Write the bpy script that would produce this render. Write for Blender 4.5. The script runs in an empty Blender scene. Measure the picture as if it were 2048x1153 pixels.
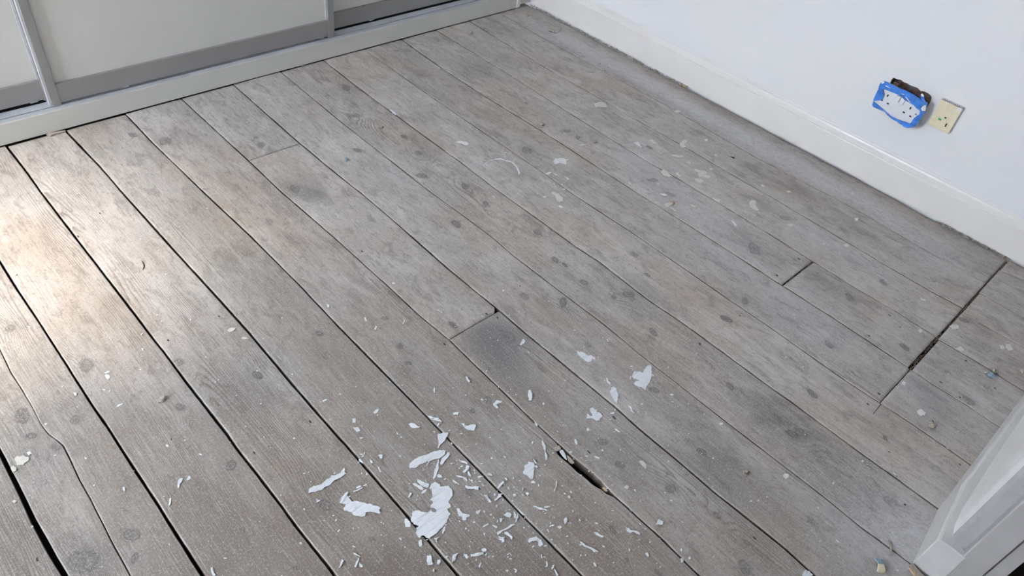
import bpy, bmesh, math, random
import numpy as np
from mathutils import Matrix, Vector
from mathutils.geometry import tessellate_polygon

random.seed(7)
rng = np.random.default_rng(11)
SC = bpy.context.scene
COL = SC.collection

# ------------------------------------------------------------------ camera
CAM_H = 1.30
FPX = 1490.27
AX = np.array([[0.7214928, -0.40419327, 0.56220631],      # world X, Y, Z seen in camera space
               [-0.68217979, -0.5540688, 0.47711477],
               [0.1186544, -0.72776066, -0.67548913]])
cam_d = bpy.data.cameras.new('camera')
cam = bpy.data.objects.new('camera', cam_d)
COL.objects.link(cam)
cam_d.sensor_width = 36.0
cam_d.lens = FPX / 2048 * 36.0
cam_d.clip_start = 0.02
mw = Matrix.Identity(4)
for i in range(3):
    mw[i][0] = AX[i, 0]; mw[i][1] = -AX[i, 1]; mw[i][2] = -AX[i, 2]
mw[2][3] = CAM_H
cam.matrix_world = mw
SC.camera = cam

# ------------------------------------------------------------------ light
SC.view_settings.view_transform = 'Standard'
SC.view_settings.look = 'None'
SC.view_settings.gamma = 1.0
SC.view_settings.use_curve_mapping = False
SC.view_settings.exposure = 0.16
SC.cycles.max_bounces = 6
SC.cycles.diffuse_bounces = 3
SC.cycles.glossy_bounces = 2
SC.cycles.use_adaptive_sampling = True
SC.cycles.adaptive_threshold = 0.15
SC.cycles.adaptive_min_samples = 16

world = bpy.data.worlds.new('sky')
SC.world = world
world.use_nodes = True
bg = world.node_tree.nodes['Background']
bg.inputs[0].default_value = (0.845, 0.90, 1.0, 1)
bg.inputs[1].default_value = 34.0

WIN_Y0, WIN_Y1, WIN_Z0, WIN_Z1, WALL_L = 1.25, 2.12, 0.70, 2.30, -2.20

sun_d = bpy.data.lights.new('sun', 'SUN')
sun_d.energy = 6.4
sun_d.angle = math.radians(8)
sun_d.color = (1.0, 0.86, 0.68)
sun = bpy.data.objects.new('sun', sun_d)
COL.objects.link(sun)
sun.rotation_euler = Vector((2.75, 0.03, -2.25)).to_track_quat('-Z', 'Y').to_euler()
sun.location = (-4, 1, 5)

por_d = bpy.data.lights.new('window_portal', 'AREA')
por_d.shape = 'RECTANGLE'
por_d.size = WIN_Z1 - WIN_Z0
por_d.size_y = WIN_Y1 - WIN_Y0
por_d.cycles.is_portal = True
por = bpy.data.objects.new('window_portal', por_d)
COL.objects.link(por)
por.location = (WALL_L - 0.13, (WIN_Y0 + WIN_Y1) / 2, (WIN_Z0 + WIN_Z1) / 2)
por.rotation_euler = Vector((1, 0, 0)).to_track_quat('-Z', 'Y').to_euler()

# ------------------------------------------------------------------ helpers
CP = np.array([0, 0, CAM_H])
def ray(u, v):
    return AX @ np.array([(u - 1024) / FPX, (v - 576.5) / FPX, 1.0])
def fl(u, v, z=0.0):
    d = ray(u, v); t = (z - CAM_H) / d[2]
    return CP + d * t
def on_x(u, v, X):
    d = ray(u, v); return CP + d * (X / d[0])

def tag(o, label=None, cat=None, group=None, kind=None):
    if label: o['label'] = label
    if cat: o['category'] = cat
    if group: o['group'] = group
    if kind: o['kind'] = kind
    return o
def link(name, me, mat=None, parent=None, loc=None):
    o = bpy.data.objects.new(name, me)
    COL.objects.link(o)
    if mat is not None and me is not None: me.materials.append(mat)
    if parent is not None: o.parent = parent
    if loc is not None: o.location = loc
    return o
def empty(name, loc=(0, 0, 0)):
    o = bpy.data.objects.new(name, None); COL.objects.link(o); o.location = loc
    o.empty_display_size = 0.05
    return o
def mesh(name, v, f):
    me = bpy.data.meshes.new(name); me.from_pydata([tuple(map(float, p)) for p in v], [], f); me.update(); return me
def smooth(me, on=True):
    me.polygons.foreach_set('use_smooth', [on] * len(me.polygons))
def fix_normals(me):
    bm = bmesh.new(); bm.from_mesh(me); bmesh.ops.recalc_face_normals(bm, faces=bm.faces); bm.to_mesh(me); bm.free()
def box_bm(bm, x0, x1, y0, y1, z0, z1, bevel=0.0):
    r = bmesh.ops.create_cube(bm, size=1.0)
    for v in r['verts']:
        v.co = Vector((x0 + (v.co.x + .5) * (x1 - x0), y0 + (v.co.y + .5) * (y1 - y0), z0 + (v.co.z + .5) * (z1 - z0)))
    if bevel:
        es = list({e for v in r['verts'] for e in v.link_edges})
        bmesh.ops.bevel(bm, geom=es, offset=bevel, segments=2, affect='EDGES', profile=0.6)
def box(name, x0, x1, y0, y1, z0, z1, mat, parent=None, bevel=0.0, origin=True):
    bm = bmesh.new()
    c = Vector(((x0 + x1) / 2, (y0 + y1) / 2, min(z0, z1))) if origin else Vector((0, 0, 0))
    box_bm(bm, x0, x1, y0, y1, z0, z1, bevel)
    pl = Vector((0, 0, 0))
    p = parent
    while p is not None:
        pl += p.location; p = p.parent
    bmesh.ops.translate(bm, verts=bm.verts, vec=-c)
    me = bpy.data.meshes.new(name); bm.to_mesh(me); bm.free()
    return link(name, me, mat, parent, c - pl)
def prism(name, outer, holes, to3, t, mat, parent=None, zf=None, loc=None):
    """closed polygon (2-D points, optional holes) given thickness; to3(a, b, h) -> 3-D point"""
    loops = [list(outer)] + [list(h) for h in holes]
    flat = [p for l in loops for p in l]
    tris = tessellate_polygon([[Vector((p[0], p[1], 0)) for p in l] for l in loops])
    n = len(flat)
    hs = [zf(i, p) if zf else 0.0 for i, p in enumerate(flat)]
    v = [to3(p[0], p[1], t + hs[i]) for i, p in enumerate(flat)] + [to3(p[0], p[1], hs[i] * 0.9) for i, p in enumerate(flat)]
    f = [tuple(x) for x in tris] + [tuple(n + i for i in reversed(x)) for x in tris]
    k = 0
    for l in loops:
        m = len(l)
        for i in range(m):
            a, b = k + i, k + (i + 1) % m
            f.append((a, b, n + b, n + a))
        k += m
    v = np.array(v, float)
    c = np.array(loc if loc is not None else v.mean(0))
    if loc is None: c[2] = v[:, 2].min()
    me = mesh(name, v - c, f); fix_normals(me)
    return link(name, me, mat, parent, Vector(c))
def extrude_profile(name, pts, axis, a0, a1, mat, parent=None, sm=False, n=1):
    """pts: closed profile; axis 'y' -> pts are (x,z); axis 'x' -> (y,z); axis 'z' -> (x,y)"""
    def p3(p, a):
        return {'y': (p[0], a, p[1]), 'x': (a, p[0], p[1]), 'z': (p[0], p[1], a)}[axis]
    m = len(pts); v = []
    for k in range(n + 1):
        v += [p3(p, a0 + (a1 - a0) * k / n) for p in pts]
    f = [tuple(range(m)), tuple(reversed(range(n * m, n * m + m)))]
    for k in range(n):
        for i in range(m):
            j = (i + 1) % m
            f.append((k * m + i, k * m + j, (k + 1) * m + j, (k + 1) * m + i))
    v = np.array(v, float); c = v.mean(0); c[2] = v[:, 2].min()
    me = mesh(name, v - c, f); fix_normals(me)
    if sm: smooth(me)
    pl = Vector((0, 0, 0)); p = parent
    while p is not None:
        pl += p.location; p = p.parent
    return link(name, me, mat, parent, Vector(c) - pl)

# value noise for numpy
_tab = rng.random((256, 256))
def vnoise(x, y, seed=0):
    x = np.asarray(x, float) + seed * 17.31; y = np.asarray(y, float) + seed * 7.77
    xi = np.floor(x).astype(int); yi = np.floor(y).astype(int)
    fx = x - xi; fy = y - yi
    fx = fx * fx * (3 - 2 * fx); fy = fy * fy * (3 - 2 * fy)
    t = lambda a, b: _tab[a % 256, b % 256]
    return (t(xi, yi) * (1 - fx) + t(xi + 1, yi) * fx) * (1 - fy) + (t(xi, yi + 1) * (1 - fx) + t(xi + 1, yi + 1) * fx) * fy
def fbm(x, y, seed=0, o=3):
    s = 0; a = 0.5; tot = 0
    for k in range(o):
        s = s + a * vnoise(x * 2 ** k, y * 2 ** k, seed + k * 3); tot += a; a *= 0.5
    return s / tot

# ------------------------------------------------------------------ materials
class NT:
    def __init__(s, name):
        s.m = bpy.data.materials.new(name); s.m.use_nodes = True
        s.t = s.m.node_tree; s.n = s.t.nodes; s.l = s.t.links
        s.b = s.n['Principled BSDF']; s.out = s.n['Material Output']
    def node(s, typ, ins=None, **kw):
        d = s.n.new(typ)
        for k, v in kw.items(): setattr(d, k, v)
        for k, v in (ins or {}).items(): s.set(d.inputs[k], v)
        return d
    def set(s, sock, v):
        if isinstance(v, bpy.types.NodeSocket): s.l.new(v, sock)
        elif isinstance(v, bpy.types.Node): s.l.new(v.outputs[0], sock)
        else:
            if hasattr(sock.default_value, '__len__') and not hasattr(v, '__len__'): v = [v] * len(sock.default_value)
            if hasattr(v, '__len__') and len(v) == 3 and len(sock.default_value) == 4: v = (*v, 1)
            sock.default_value = v
    def math(s, op, a, b=0.0, clamp=False):
        d = s.node('ShaderNodeMath', operation=op, use_clamp=clamp); s.set(d.inputs[0], a); s.set(d.inputs[1], b); return d.outputs[0]
    def mix(s, fac, a, b, blend='MIX'):
        d = s.node('ShaderNodeMix', data_type='RGBA', blend_type=blend)
        s.set(d.inputs[0], fac); s.set(d.inputs[6], a); s.set(d.inputs[7], b); return d.outputs[2]
    def noise(s, vec, scale, detail=3, rough=0.55, dist=0.0):
        d = s.node('ShaderNodeTexNoise', {'Scale': scale, 'Detail': detail, 'Roughness': rough, 'Distortion': dist})
        s.set(d.inputs['Vector'], vec); return d.outputs[0]
    def ramp(s, v, lo, hi, a=0.0, b=1.0):
        d = s.node('ShaderNodeMapRange', interpolation_type='SMOOTHSTEP')
        s.set(d.inputs[0], v); s.set(d.inputs[1], lo); s.set(d.inputs[2], hi); s.set(d.inputs[3], a); s.set(d.inputs[4], b); return d.outputs[0]
    def attr(s, name):
        d = s.node('ShaderNodeAttribute'); d.attribute_name = name; return d.outputs['Fac']
    def scale(s, vec, xyz):
        d = s.node('ShaderNodeVectorMath', operation='MULTIPLY'); s.set(d.inputs[0], vec); s.set(d.inputs[1], xyz); return d.outputs[0]
    def add(s, a, b):
        d = s.node('ShaderNodeVectorMath', operation='ADD'); s.set(d.inputs[0], a); s.set(d.inputs[1], b); return d.outputs[0]
    def bump(s, h, strength=0.3, dist=0.001):
        d = s.node('ShaderNodeBump', {'Strength': strength, 'Distance': dist}); s.set(d.inputs['Height'], h); s.l.new(d.outputs[0], s.b.inputs['Normal'])
    def done(s, col, rough=0.6, metal=0.0, spec=0.5):
        s.set(s.b.inputs['Base Color'], col); s.set(s.b.inputs['Roughness'], rough); s.set(s.b.inputs['Metallic'], metal)
        s.set(s.b.inputs['Specular IOR Level'], spec); return s.m
    def pos(s):
        return s.node('ShaderNodeNewGeometry').outputs['Position']

def plain(name, col, rough=0.6, metal=0.0, var=0.06, scale=30.0, bump=0.0, spec=0.5):
    t = NT(name); p = t.pos()
    n = t.noise(p, scale, 3)
    f = t.ramp(n, 0.3, 0.7)
    c = t.mix(f, [c * (1 - var) for c in col], [min(1, c * (1 + var)) for c in col])
    if bump: t.bump(n, bump)
    return t.done(c, rough, metal, spec)

def wood_floor():
    t = NT('worn_floorboard')
    p = t.pos()
    rnd = t.node('ShaderNodeObjectInfo').outputs['Random']
    off = t.node('ShaderNodeCombineXYZ'); t.set(off.inputs[1], t.math('MULTIPLY', rnd, 37.0)); t.set(off.inputs[2], t.math('MULTIPLY', rnd, 5.0))
    q = t.add(p, off.outputs[0])
    big = t.noise(t.scale(p, (1.0, 0.7, 1.0)), 3.2, 3, 0.5)
    med = t.noise(t.scale(q, (9.0, 3.5, 1.0)), 2.0, 3, 0.6, 0.6)
    med2 = t.noise(t.scale(q, (14.0, 6.0, 1.0)), 1.9, 3, 0.65, 0.8)
    fib = t.noise(t.scale(q, (420.0, 14.0, 1.0)), 1.0, 2, 0.5)
    grit = t.noise(p, 260.0, 3, 0.8)
    # worn pine gone grey: warm and cool greys
    warm = (0.47, 0.41, 0.355); cool = (0.475, 0.452, 0.425); pale = (0.64, 0.61, 0.575); dark = (0.19, 0.168, 0.155)
    c = t.mix(t.ramp(big, 0.34, 0.60), warm, cool)
    c = t.mix(t.math('MULTIPLY', t.ramp(med, 0.44, 0.66), 0.50), c, pale)
    c = t.mix(t.math('MULTIPLY', t.ramp(med2, 0.50, 0.70), 0.48), c, dark)
    mot = t.noise(t.scale(q, (85.0, 34.0, 1.0)), 1.0, 3, 0.75, 1.2)
    c = t.mix(t.math('MULTIPLY', t.ramp(mot, 0.52, 0.70), 0.55), c, dark)
    c = t.mix(t.math('MULTIPLY', t.ramp(mot, 0.46, 0.30), 0.45), c, pale)
    bv = t.math('ADD', t.math('MULTIPLY', rnd, 0.16), 0.92)
    c = t.mix(1.0, c, t.node('ShaderNodeCombineColor', {0: bv, 1: bv, 2: bv}).outputs[0], 'MULTIPLY')
    # brown bare wood, blue grey staining, plaster dust (they follow the boards)
    c = t.mix(t.attr('bare'), c, (0.36, 0.285, 0.215))
    c = t.mix(t.attr('bluegrey'), c, (0.215, 0.225, 0.235))
    c = t.mix(t.math('MULTIPLY', t.attr('grime_shade'), 1.0), c, (0.165, 0.135, 0.112))  # part floor dirt, part shade put into the board colour
    st = t.math('MULTIPLY', t.attr('stain'), t.ramp(med2, 0.28, 0.62, 0.35, 1.0))
    c = t.mix(st, c, (0.17, 0.16, 0.155))
    # growth rings
    ring = t.attr('ring')
    wob = t.math('ADD', ring, t.math('MULTIPLY', t.noise(t.scale(q, (60.0, 5.0, 1.0)), 1.0, 2), 1.2))
    fr = t.math('FRACT', wob)
    late = t.math('MULTIPLY', t.ramp(fr, 0.45, 0.93), t.ramp(fr, 1.0, 0.94))
    vis = t.math('MULTIPLY', t.ramp(t.noise(t.scale(q, (5.0, 1.6, 1.0)), 2.0, 3, 0.6), 0.36, 0.62), t.attr('grain'))
    c = t.mix(t.math('MULTIPLY', t.math('MULTIPLY', late, vis), 0.80), c, (0.15, 0.125, 0.105))
    c = t.mix(t.math('MULTIPLY', t.ramp(fib, 0.48, 0.72), 0.38), c, (0.17, 0.15, 0.135))
    c = t.mix(t.math('MULTIPLY', t.ramp(fib, 0.44, 0.24), 0.32), c, (0.62, 0.60, 0.57))
    # knots: rings inside a dark rim
    kd = t.attr('knot')
    core = t.math('MULTIPLY', t.ramp(kd, 1.2, 0.85), t.attr('kstr'))
    kr = t.math('SINE', t.math('MULTIPLY', t.math('ADD', kd, t.math('MULTIPLY', mot, 1.5)), 11.0))
    kc = t.mix(t.ramp(kr, -0.4, 0.6), (0.085, 0.075, 0.07), (0.21, 0.195, 0.185))
    c = t.mix(t.math('MULTIPLY', core, 0.92), c, kc)
    halo = t.math('MULTIPLY', t.math('MULTIPLY', t.ramp(kd, 2.2, 1.0), t.attr('kstr')), t.ramp(mot, 0.35, 0.65, 0.0, 0.5))
    c = t.mix(halo, c, (0.20, 0.185, 0.175))
    # plaster dust and overspray
    dust = t.attr('dust')
    c = t.mix(t.math('MULTIPLY', dust, t.ramp(mot, 0.3, 0.68, 1.0, 0.45)), c, (0.60, 0.595, 0.60))
    vo = t.node('ShaderNodeTexVoronoi', {'Scale': 120.0, 'Randomness': 1.0}); t.set(vo.inputs['Vector'], p)
    vsep = t.node('ShaderNodeSeparateColor', {0: vo.outputs['Color']})
    rad = t.math('MULTIPLY', t.math('POWER', vsep.outputs[0], 4.0), 0.28)
    dot = t.math('LESS_THAN', vo.outputs['Distance'], rad)
    dens = t.math('GREATER_THAN', t.math('ADD', t.math('MULTIPLY', big, 0.9), t.math('MULTIPLY', dust, 0.35)), t.math('ADD', 0.42, t.math('MULTIPLY', vsep.outputs[1], 0.62)))
    c = t.mix(t.math('MULTIPLY', t.math('MULTIPLY', dot, dens), 0.85), c, (0.72, 0.72, 0.70))
    vo2 = t.node('ShaderNodeTexVoronoi', {'Scale': 330.0, 'Randomness': 1.0}); t.set(vo2.inputs['Vector'], p)
    vs2 = t.node('ShaderNodeSeparateColor', {0: vo2.outputs['Color']})
    d2 = t.math('MULTIPLY', t.math('LESS_THAN', vo2.outputs['Distance'], t.math('MULTIPLY', vs2.outputs[0], 0.34)), t.math('LESS_THAN', vs2.outputs[1], t.math('ADD', 0.05, t.math('MULTIPLY', dust, 0.40))))
    c = t.mix(t.math('MULTIPLY', d2, 0.6), c, (0.70, 0.70, 0.69))
    c = t.mix(t.ramp(grit, 0.50, 0.70, 0.0, 0.42), c, (0.62, 0.60, 0.58))
    c = t.mix(t.ramp(grit, 0.48, 0.30, 0.0, 0.45), c, (0.17, 0.15, 0.135))
    # grime in the arris of each board
    c = t.mix(t.attr('flank'), c, (0.028, 0.022, 0.018))
    c = t.mix(t.math('MULTIPLY', t.ramp(t.attr('rim'), 0.1, 0.6), t.ramp(med, 0.35, 0.6, 0.1, 0.5)), c, (0.58, 0.54, 0.49))
    c = t.mix(t.math('MULTIPLY', t.ramp(t.attr('rim'), 0.72, 0.98), t.ramp(med2, 0.35, 0.6, 0.15, 0.85)), c, (0.10, 0.075, 0.06))
    h = t.math('ADD', t.math('MULTIPLY', late, -0.35), t.math('MULTIPLY', fib, 0.9))
    t.bump(h, 0.35, 0.0008)
    return t.done(c, t.ramp(med, 0.3, 0.7, 0.62, 0.48), 0.0, 0.32)

def wall_paint():
    t = NT('white_emulsion'); p = t.pos()
    n1 = t.noise(p, 2.6, 3, 0.5, 0.4); n2 = t.noise(t.scale(p, (1, 1, 1)), 9.0, 4, 0.6)
    c = t.mix(t.ramp(n1, 0.40, 0.62), (0.775, 0.785, 0.81), (0.80, 0.798, 0.795))
    c = t.mix(t.math('MULTIPLY', t.ramp(n2, 0.5, 0.75), 0.25), c, (0.72, 0.74, 0.78))
    t.bump(t.noise(p, 220.0, 3), 0.10, 0.0006)
    return t.done(c, 0.75, 0, 0.3)

M = {}
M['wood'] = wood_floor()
M['wall'] = wall_paint()
M['gloss'] = plain('satin_white_woodwork', (0.80, 0.78, 0.755), 0.35, var=0.012, scale=9, bump=0.0)
M['frame_paint'] = plain('scuffed_white_frame_paint', (0.80, 0.79, 0.785), 0.5, var=0.03, scale=35, bump=0.06)
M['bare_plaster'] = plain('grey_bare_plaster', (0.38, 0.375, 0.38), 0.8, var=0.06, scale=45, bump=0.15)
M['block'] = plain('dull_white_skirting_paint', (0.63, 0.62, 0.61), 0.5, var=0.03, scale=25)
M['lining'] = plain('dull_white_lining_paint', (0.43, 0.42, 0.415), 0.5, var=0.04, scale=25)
M['panel'] = plain('cream_wardrobe_panel', (0.65, 0.64, 0.605), 0.45, var=0.015, scale=5)
def plinth_mat():
    t = NT('grey_white_laminate'); p = t.pos()
    n = t.noise(t.scale(p, (6.0, 1.0, 12.0)), 1.0, 4, 0.6); n2 = t.noise(p, 110.0, 3, 0.7)
    c = t.mix(t.math('MULTIPLY', t.ramp(n, 0.66, 0.76), t.ramp(n2, 0.35, 0.6)), (0.63, 0.625, 0.58), (0.34, 0.31, 0.22))
    return t.done(c, 0.42)
M['plinth'] = plinth_mat()
M['alu'] = plain('satin_aluminium', (0.31, 0.302, 0.293), 0.5, metal=0.25, var=0.02, scale=12)
M['track'] = plain('bare_aluminium_track', (0.62, 0.64, 0.68), 0.38, metal=0.45, var=0.05, scale=40)
M['void'] = plain('black_underfloor_dirt', (0.012, 0.010, 0.009), 0.95, var=0.3, scale=60)
M['flake'] = plain('white_paint_flake', (0.74, 0.77, 0.80), 0.55, var=0.03, scale=90)
M['cream_spot'] = plain('old_cream_paint', (0.66, 0.635, 0.57), 0.6, var=0.07, scale=120)
M['white_spot'] = plain('dried_white_paint', (0.75, 0.75, 0.74), 0.6, var=0.10, scale=220)
M['nail'] = plain('dark_iron_nail', (0.03, 0.027, 0.025), 0.6, var=0.3, scale=300)
M['socket'] = plain('white_plastic_faceplate', (0.74, 0.755, 0.78), 0.35, var=0.02, scale=60)
M['slot'] = plain('black_slot', (0.01, 0.01, 0.01), 0.7, var=0.2)
M['tape'] = plain('blue_masking_tape', (0.035, 0.19, 0.62), 0.55, var=0.22, scale=60, bump=0.3)
M['cream'] = plain('aged_cream_plastic', (0.76, 0.69, 0.49), 0.4, var=0.05, scale=70)
M['green'] = plain('green_marking', (0.01, 0.42, 0.10), 0.4, var=0.05)
M['crumb'] = plain('plaster_crumb', (0.40, 0.36, 0.31), 0.9, var=0.3, scale=260)
M['rubble'] = plain('brown_rubble', (0.16, 0.11, 0.085), 0.95, var=0.45, scale=240)
M['chip'] = plain('pale_split_wood', (0.50, 0.36, 0.22), 0.7, var=0.2, scale=200)
M['greysplinter'] = plain('grey_split_wood', (0.42, 0.37, 0.32), 0.7, var=0.15, scale=200)
M['bluecrumb'] = plain('pale_blue_filler', (0.26, 0.38, 0.45), 0.8, var=0.25, scale=300)
M['hall'] = plain('dark_red_brown_carpet', (0.055, 0.035, 0.032), 0.95, var=0.4, scale=240, bump=0.4)
M['ceil'] = plain('ceiling_white', (0.78, 0.78, 0.77), 0.85, var=0.02)
def rust():
    t = NT('rusty_steel'); p = t.pos()
    n = t.noise(p, 55.0, 5, 0.65); n2 = t.noise(p, 140.0, 4, 0.7)
    c = t.mix(t.ramp(n, 0.42, 0.6), (0.24, 0.225, 0.22), (0.25, 0.12, 0.075))
    c = t.mix(t.math('MULTIPLY', t.ramp(n2, 0.5, 0.7), 0.6), c, (0.12, 0.065, 0.045))
    t.bump(n2, 0.4); return t.done(c, 0.75, 0.2)
M['rust'] = rust()
def pane_mat():
    t = NT('window_glass')
    tr = t.node('ShaderNodeBsdfTransparent'); gl = t.node('ShaderNodeBsdfGlossy', {'Roughness': 0.02})
    mx = t.node('ShaderNodeMixShader', {0: 0.06}); t.l.new(tr.outputs[0], mx.inputs[1]); t.l.new(gl.outputs[0], mx.inputs[2])
    t.l.new(mx.outputs[0], t.out.inputs[0]); return t.m
M['pane'] = pane_mat()

# ------------------------------------------------------------------ the room shell
YP = 2.2035        # front face of the wardrobe plinth
XW = 2.432         # plaster face of the wall with the sockets
floor_o = box('floor', WALL_L - 0.1, XW + 0.1, -0.26, 2.85, -0.09, -0.055, M['void'])
tag(floor_o, 'grey worn bare timber floorboards with dark gaps', 'floor', kind='structure')
FL = floor_o.location.copy()

S = {
 'm2': [(0,905),(33.4,971.7),(66.8,1042),(103.5,1108.7),(130,1153)],
 '0': [(0,524),(33,577),(70,632),(106.6,688.7),(133,730),(157,768),(187,815),(217,858),(264,931.7),(310.6,1002),(360.7,1082),(406,1153)],
 '1': [(15,295),(55,346),(81.6,384),(156.5,482),(193,529),(253,607),(306,677),(330,707),(375,768),(451,865),(474,898),(511,945),(564.5,1015),(591,1052),(654.6,1132),(670,1153)],
 '2': [(133,263),(200,333),(244,384),(350,502),(446,607),(499.5,667),(584,768),(680,878),(690,888),(820,1038),(917,1152)],
 '3': [(253,230),(303,283),(407,384),(499.5,470.6),(599.4,570.5),(680,656),(746.6,723.7),(790,768),(884,865),(960,943.5),(1000,985),(1044,1030),(1164,1152)],
 '4': [(364.6,199),(501,324.7),(563,384),(633,444),(680,485),(780,575.5),(840,632),(898,679),(960,739.5),(990,768),(1073.6,849),(1117.7,889),(1145,914),(1184,946),(1210,972),(1229,992),(1321.7,1076),(1360,1114),(1400,1153)],
 '5': [(468,170),(584,273),(680,353),(720,384),(798,450.6),(900,540.5),(996,619),(1052.5,668),(1086,695),(1157.7,754),(1229,813),(1279.6,859),(1360,925.5),(1427,983),(1501,1042),(1568,1095.5),(1629,1151)],
 '6': [(561,143),(678,240),(790,328),(861.5,384),(910,419),(980,470.6),(1026,510.5),(1113,577),(1209.5,650),(1303,727),(1360,771),(1407,808),(1454,845),(1518,894),(1581.7,942.7),(1649,995),(1722.8,1055),(1790,1104),(1823.5,1129)],
 '7': [(648,121),(680,146.5),(730,185),(780,221),(860,280),(920,323),(1000,384),(1079.6,440.6),(1153,494),(1199.5,524),(1292.7,597),(1360,642),(1430.5,693),(1531,767),(1581.7,803),(1645.5,850),(1729.5,912),(1796.7,959.5),(1877,1018)],
 '8': [(728,98),(796.6,146.5),(896.5,216.5),(979.7,273),(1093,349.7),(1140,384),(1196,420.6),(1272.8,470.6),(1360,531),(1440.6,587),(1538,653),(1642,726.6),(1701,768),(1763,808),(1830,852),(1884,889),(1944.5,932.6)],
 '9': [(801.5,77),(846.5,110),(919.8,160),(993,206.5),(1056,244.8),(1113,280),(1272,384),(1360,439),(1460.8,503),(1566.6,572),(1662,632.6),(1756,694.7),(1822,738)],
 '10': [(873,60),(933,96.6),(999.7,136.5),(1056,173),(1146,230),(1246,293),(1312.7,333),(1360,358.8),(1400,384),(1440.6,407.5),(1528,461),(1625,522),(1716,579),(1796.7,626),(1875.6,676)],
 '11': [(934.7,39),(1013,88),(1099.6,140),(1199.5,196.5),(1279,243),(1360,288),(1487.6,363),(1527,384),(1578,415),(1689,481),(1796.7,545),(1860.5,582),(1927.7,617.5)],
 '12': [(996,23),(1096,81.6),(1196,136.5),(1279,181.5),(1360,226),(1511,314),(1646,384),(1702.6,414),(1776.5,456),(1864,508),(1974.7,567)],
 '9b': [(1824,739),(1864,768),(1937.8,813),(1998,853.7)],
 '10b': [(1879,680),(1964.6,730),(2025,768),(2048,782)],
 '11b': [(1930,629),(2048,696)],
 '12b': [(1961,587),(2048,636)],
 '13b': [(2003,542),(2048,560)],
}
GAP = {'m2': 7.0, '0': 4.2, '1': 5.0, '2': 4.6, '3': 3.8, '4': 2.8, '5': 3.4, '6': 3.0, '7': 2.5, '8': 2.5, '9': 3.2, '10': 2.1, '11': 2.3, '12': 2.7,
       '9b': 2.0, '10b': 2.0, '11b': 1.6, '12b': 2.0, '13b': 1.8}
SEAM = {}
for k, pts in S.items():
    w = np.array([fl(*p) for p in pts]); o = np.argsort(w[:, 1]); SEAM[k] = (w[o, 1], w[o, 0])
for i in range(14):                                   # boards that run on to the left of the picture
    SEAM['L%d' % i] = (np.array([-0.3, 2.3]), np.array([-0.034 - 0.173 * (i + 1)] * 2)); GAP['L%d' % i] = 4.0
SEAM['W'] = (np.array([-0.3, 0.05, 0.35, 0.62, 1.0, 1.4, 1.75, 2.3]), np.array([2.424, 2.420, 2.414, 2.419, 2.417, 2.411, 2.404, 2.400])); GAP['W'] = 0
SEAM['WL'] = (np.array([-0.3, 2.3]), np.array([WALL_L - 0.02] * 2)); GAP['WL'] = 0

# the split-away edge beside seam 4
HOLE_L = [(1112,884),(1117,893),(1113,903),(1118,911),(1132,922.5),(1140,929),(1154,943),(1173.7,957.6),(1184,968),(1193,974),(1203.6,979),(1215,989),(1227,993),(1246.6,1010)]
hw = np.array([fl(*p) for p in HOLE_L]); o = np.argsort(hw[:, 1]); HOLE = (hw[o, 1], hw[o, 0])

KNOTS = [(20,658,8),(44,832,14),(62,873,9),(112,894,9),(173,732,14),(262,1071,14),(165,1125,26),(270,1117,9),(360,815,9),(462,932,11),(485,1062,6),(593,1137,7),
 (514,750,10),(639,667,8),(330,282,12),(265,270,7),(692,175,10),(713,231,8),(715,301,8),(808,273,7),(838,306,8),(843,351,10),(930,373,8),(523,290,8),(513,276,5),
 (1053,301,11),(1053,206,4),(913,449,10),(971,407,7),(1075,464,9),(1111,520,8),(1168,565,9),(1228,594,6),(1306,664,9),(1050,594,10),(1126,605,11),(1176,690,8),
 (771,637,7),(801,692,7),(816,727,7),(906,650,9),(1013,674,6),(976,737,5),(1269,510,8),(1294,550,6),(1258,589,11),(977,800,9),(1343,977,11),(1162,1038,8),(1225,1059,8),
 (1254,1120,5),(1315,1145,7),(1309,781,9),(1205,885,10),(648,1010,13),(745,1080,7),(945,823,6),(939,985,9),(1461,773,9),(1625,788,9),(1585,869,10),(1402,904,9),
 (1780,1003,13),(1622,1042,8),(1489,1136,14),(1434,1032,8),(1770,877,5),(1938,802,10),(1452,638,10),(1491,602,8),(1659,690,8),(1509,498,14),(1568,436,9),(1699,596,9),
 (1766,565,7),(1810,696,8),(1928,641,8),(1305,360,9),(1342,389,8),(1299,295,6),(1156,275,6),(1134,262,7),(150,840,10),(590,378,12),(1240,930,9),(1130,530,6),(355,725,11)]
KN = []
for u, v, r in KNOTS:
    p = fl(u, v); d = np.linalg.norm(p - CP); KN.append((p[0], p[1], r * d / FPX))
KN = np.array(KN)
def blobs(lst):
    out = []
    for u, v, rx, ry, a in lst:
        p = fl(u, v); out.append((p[0], p[1], rx, ry, a))
    return out
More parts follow.
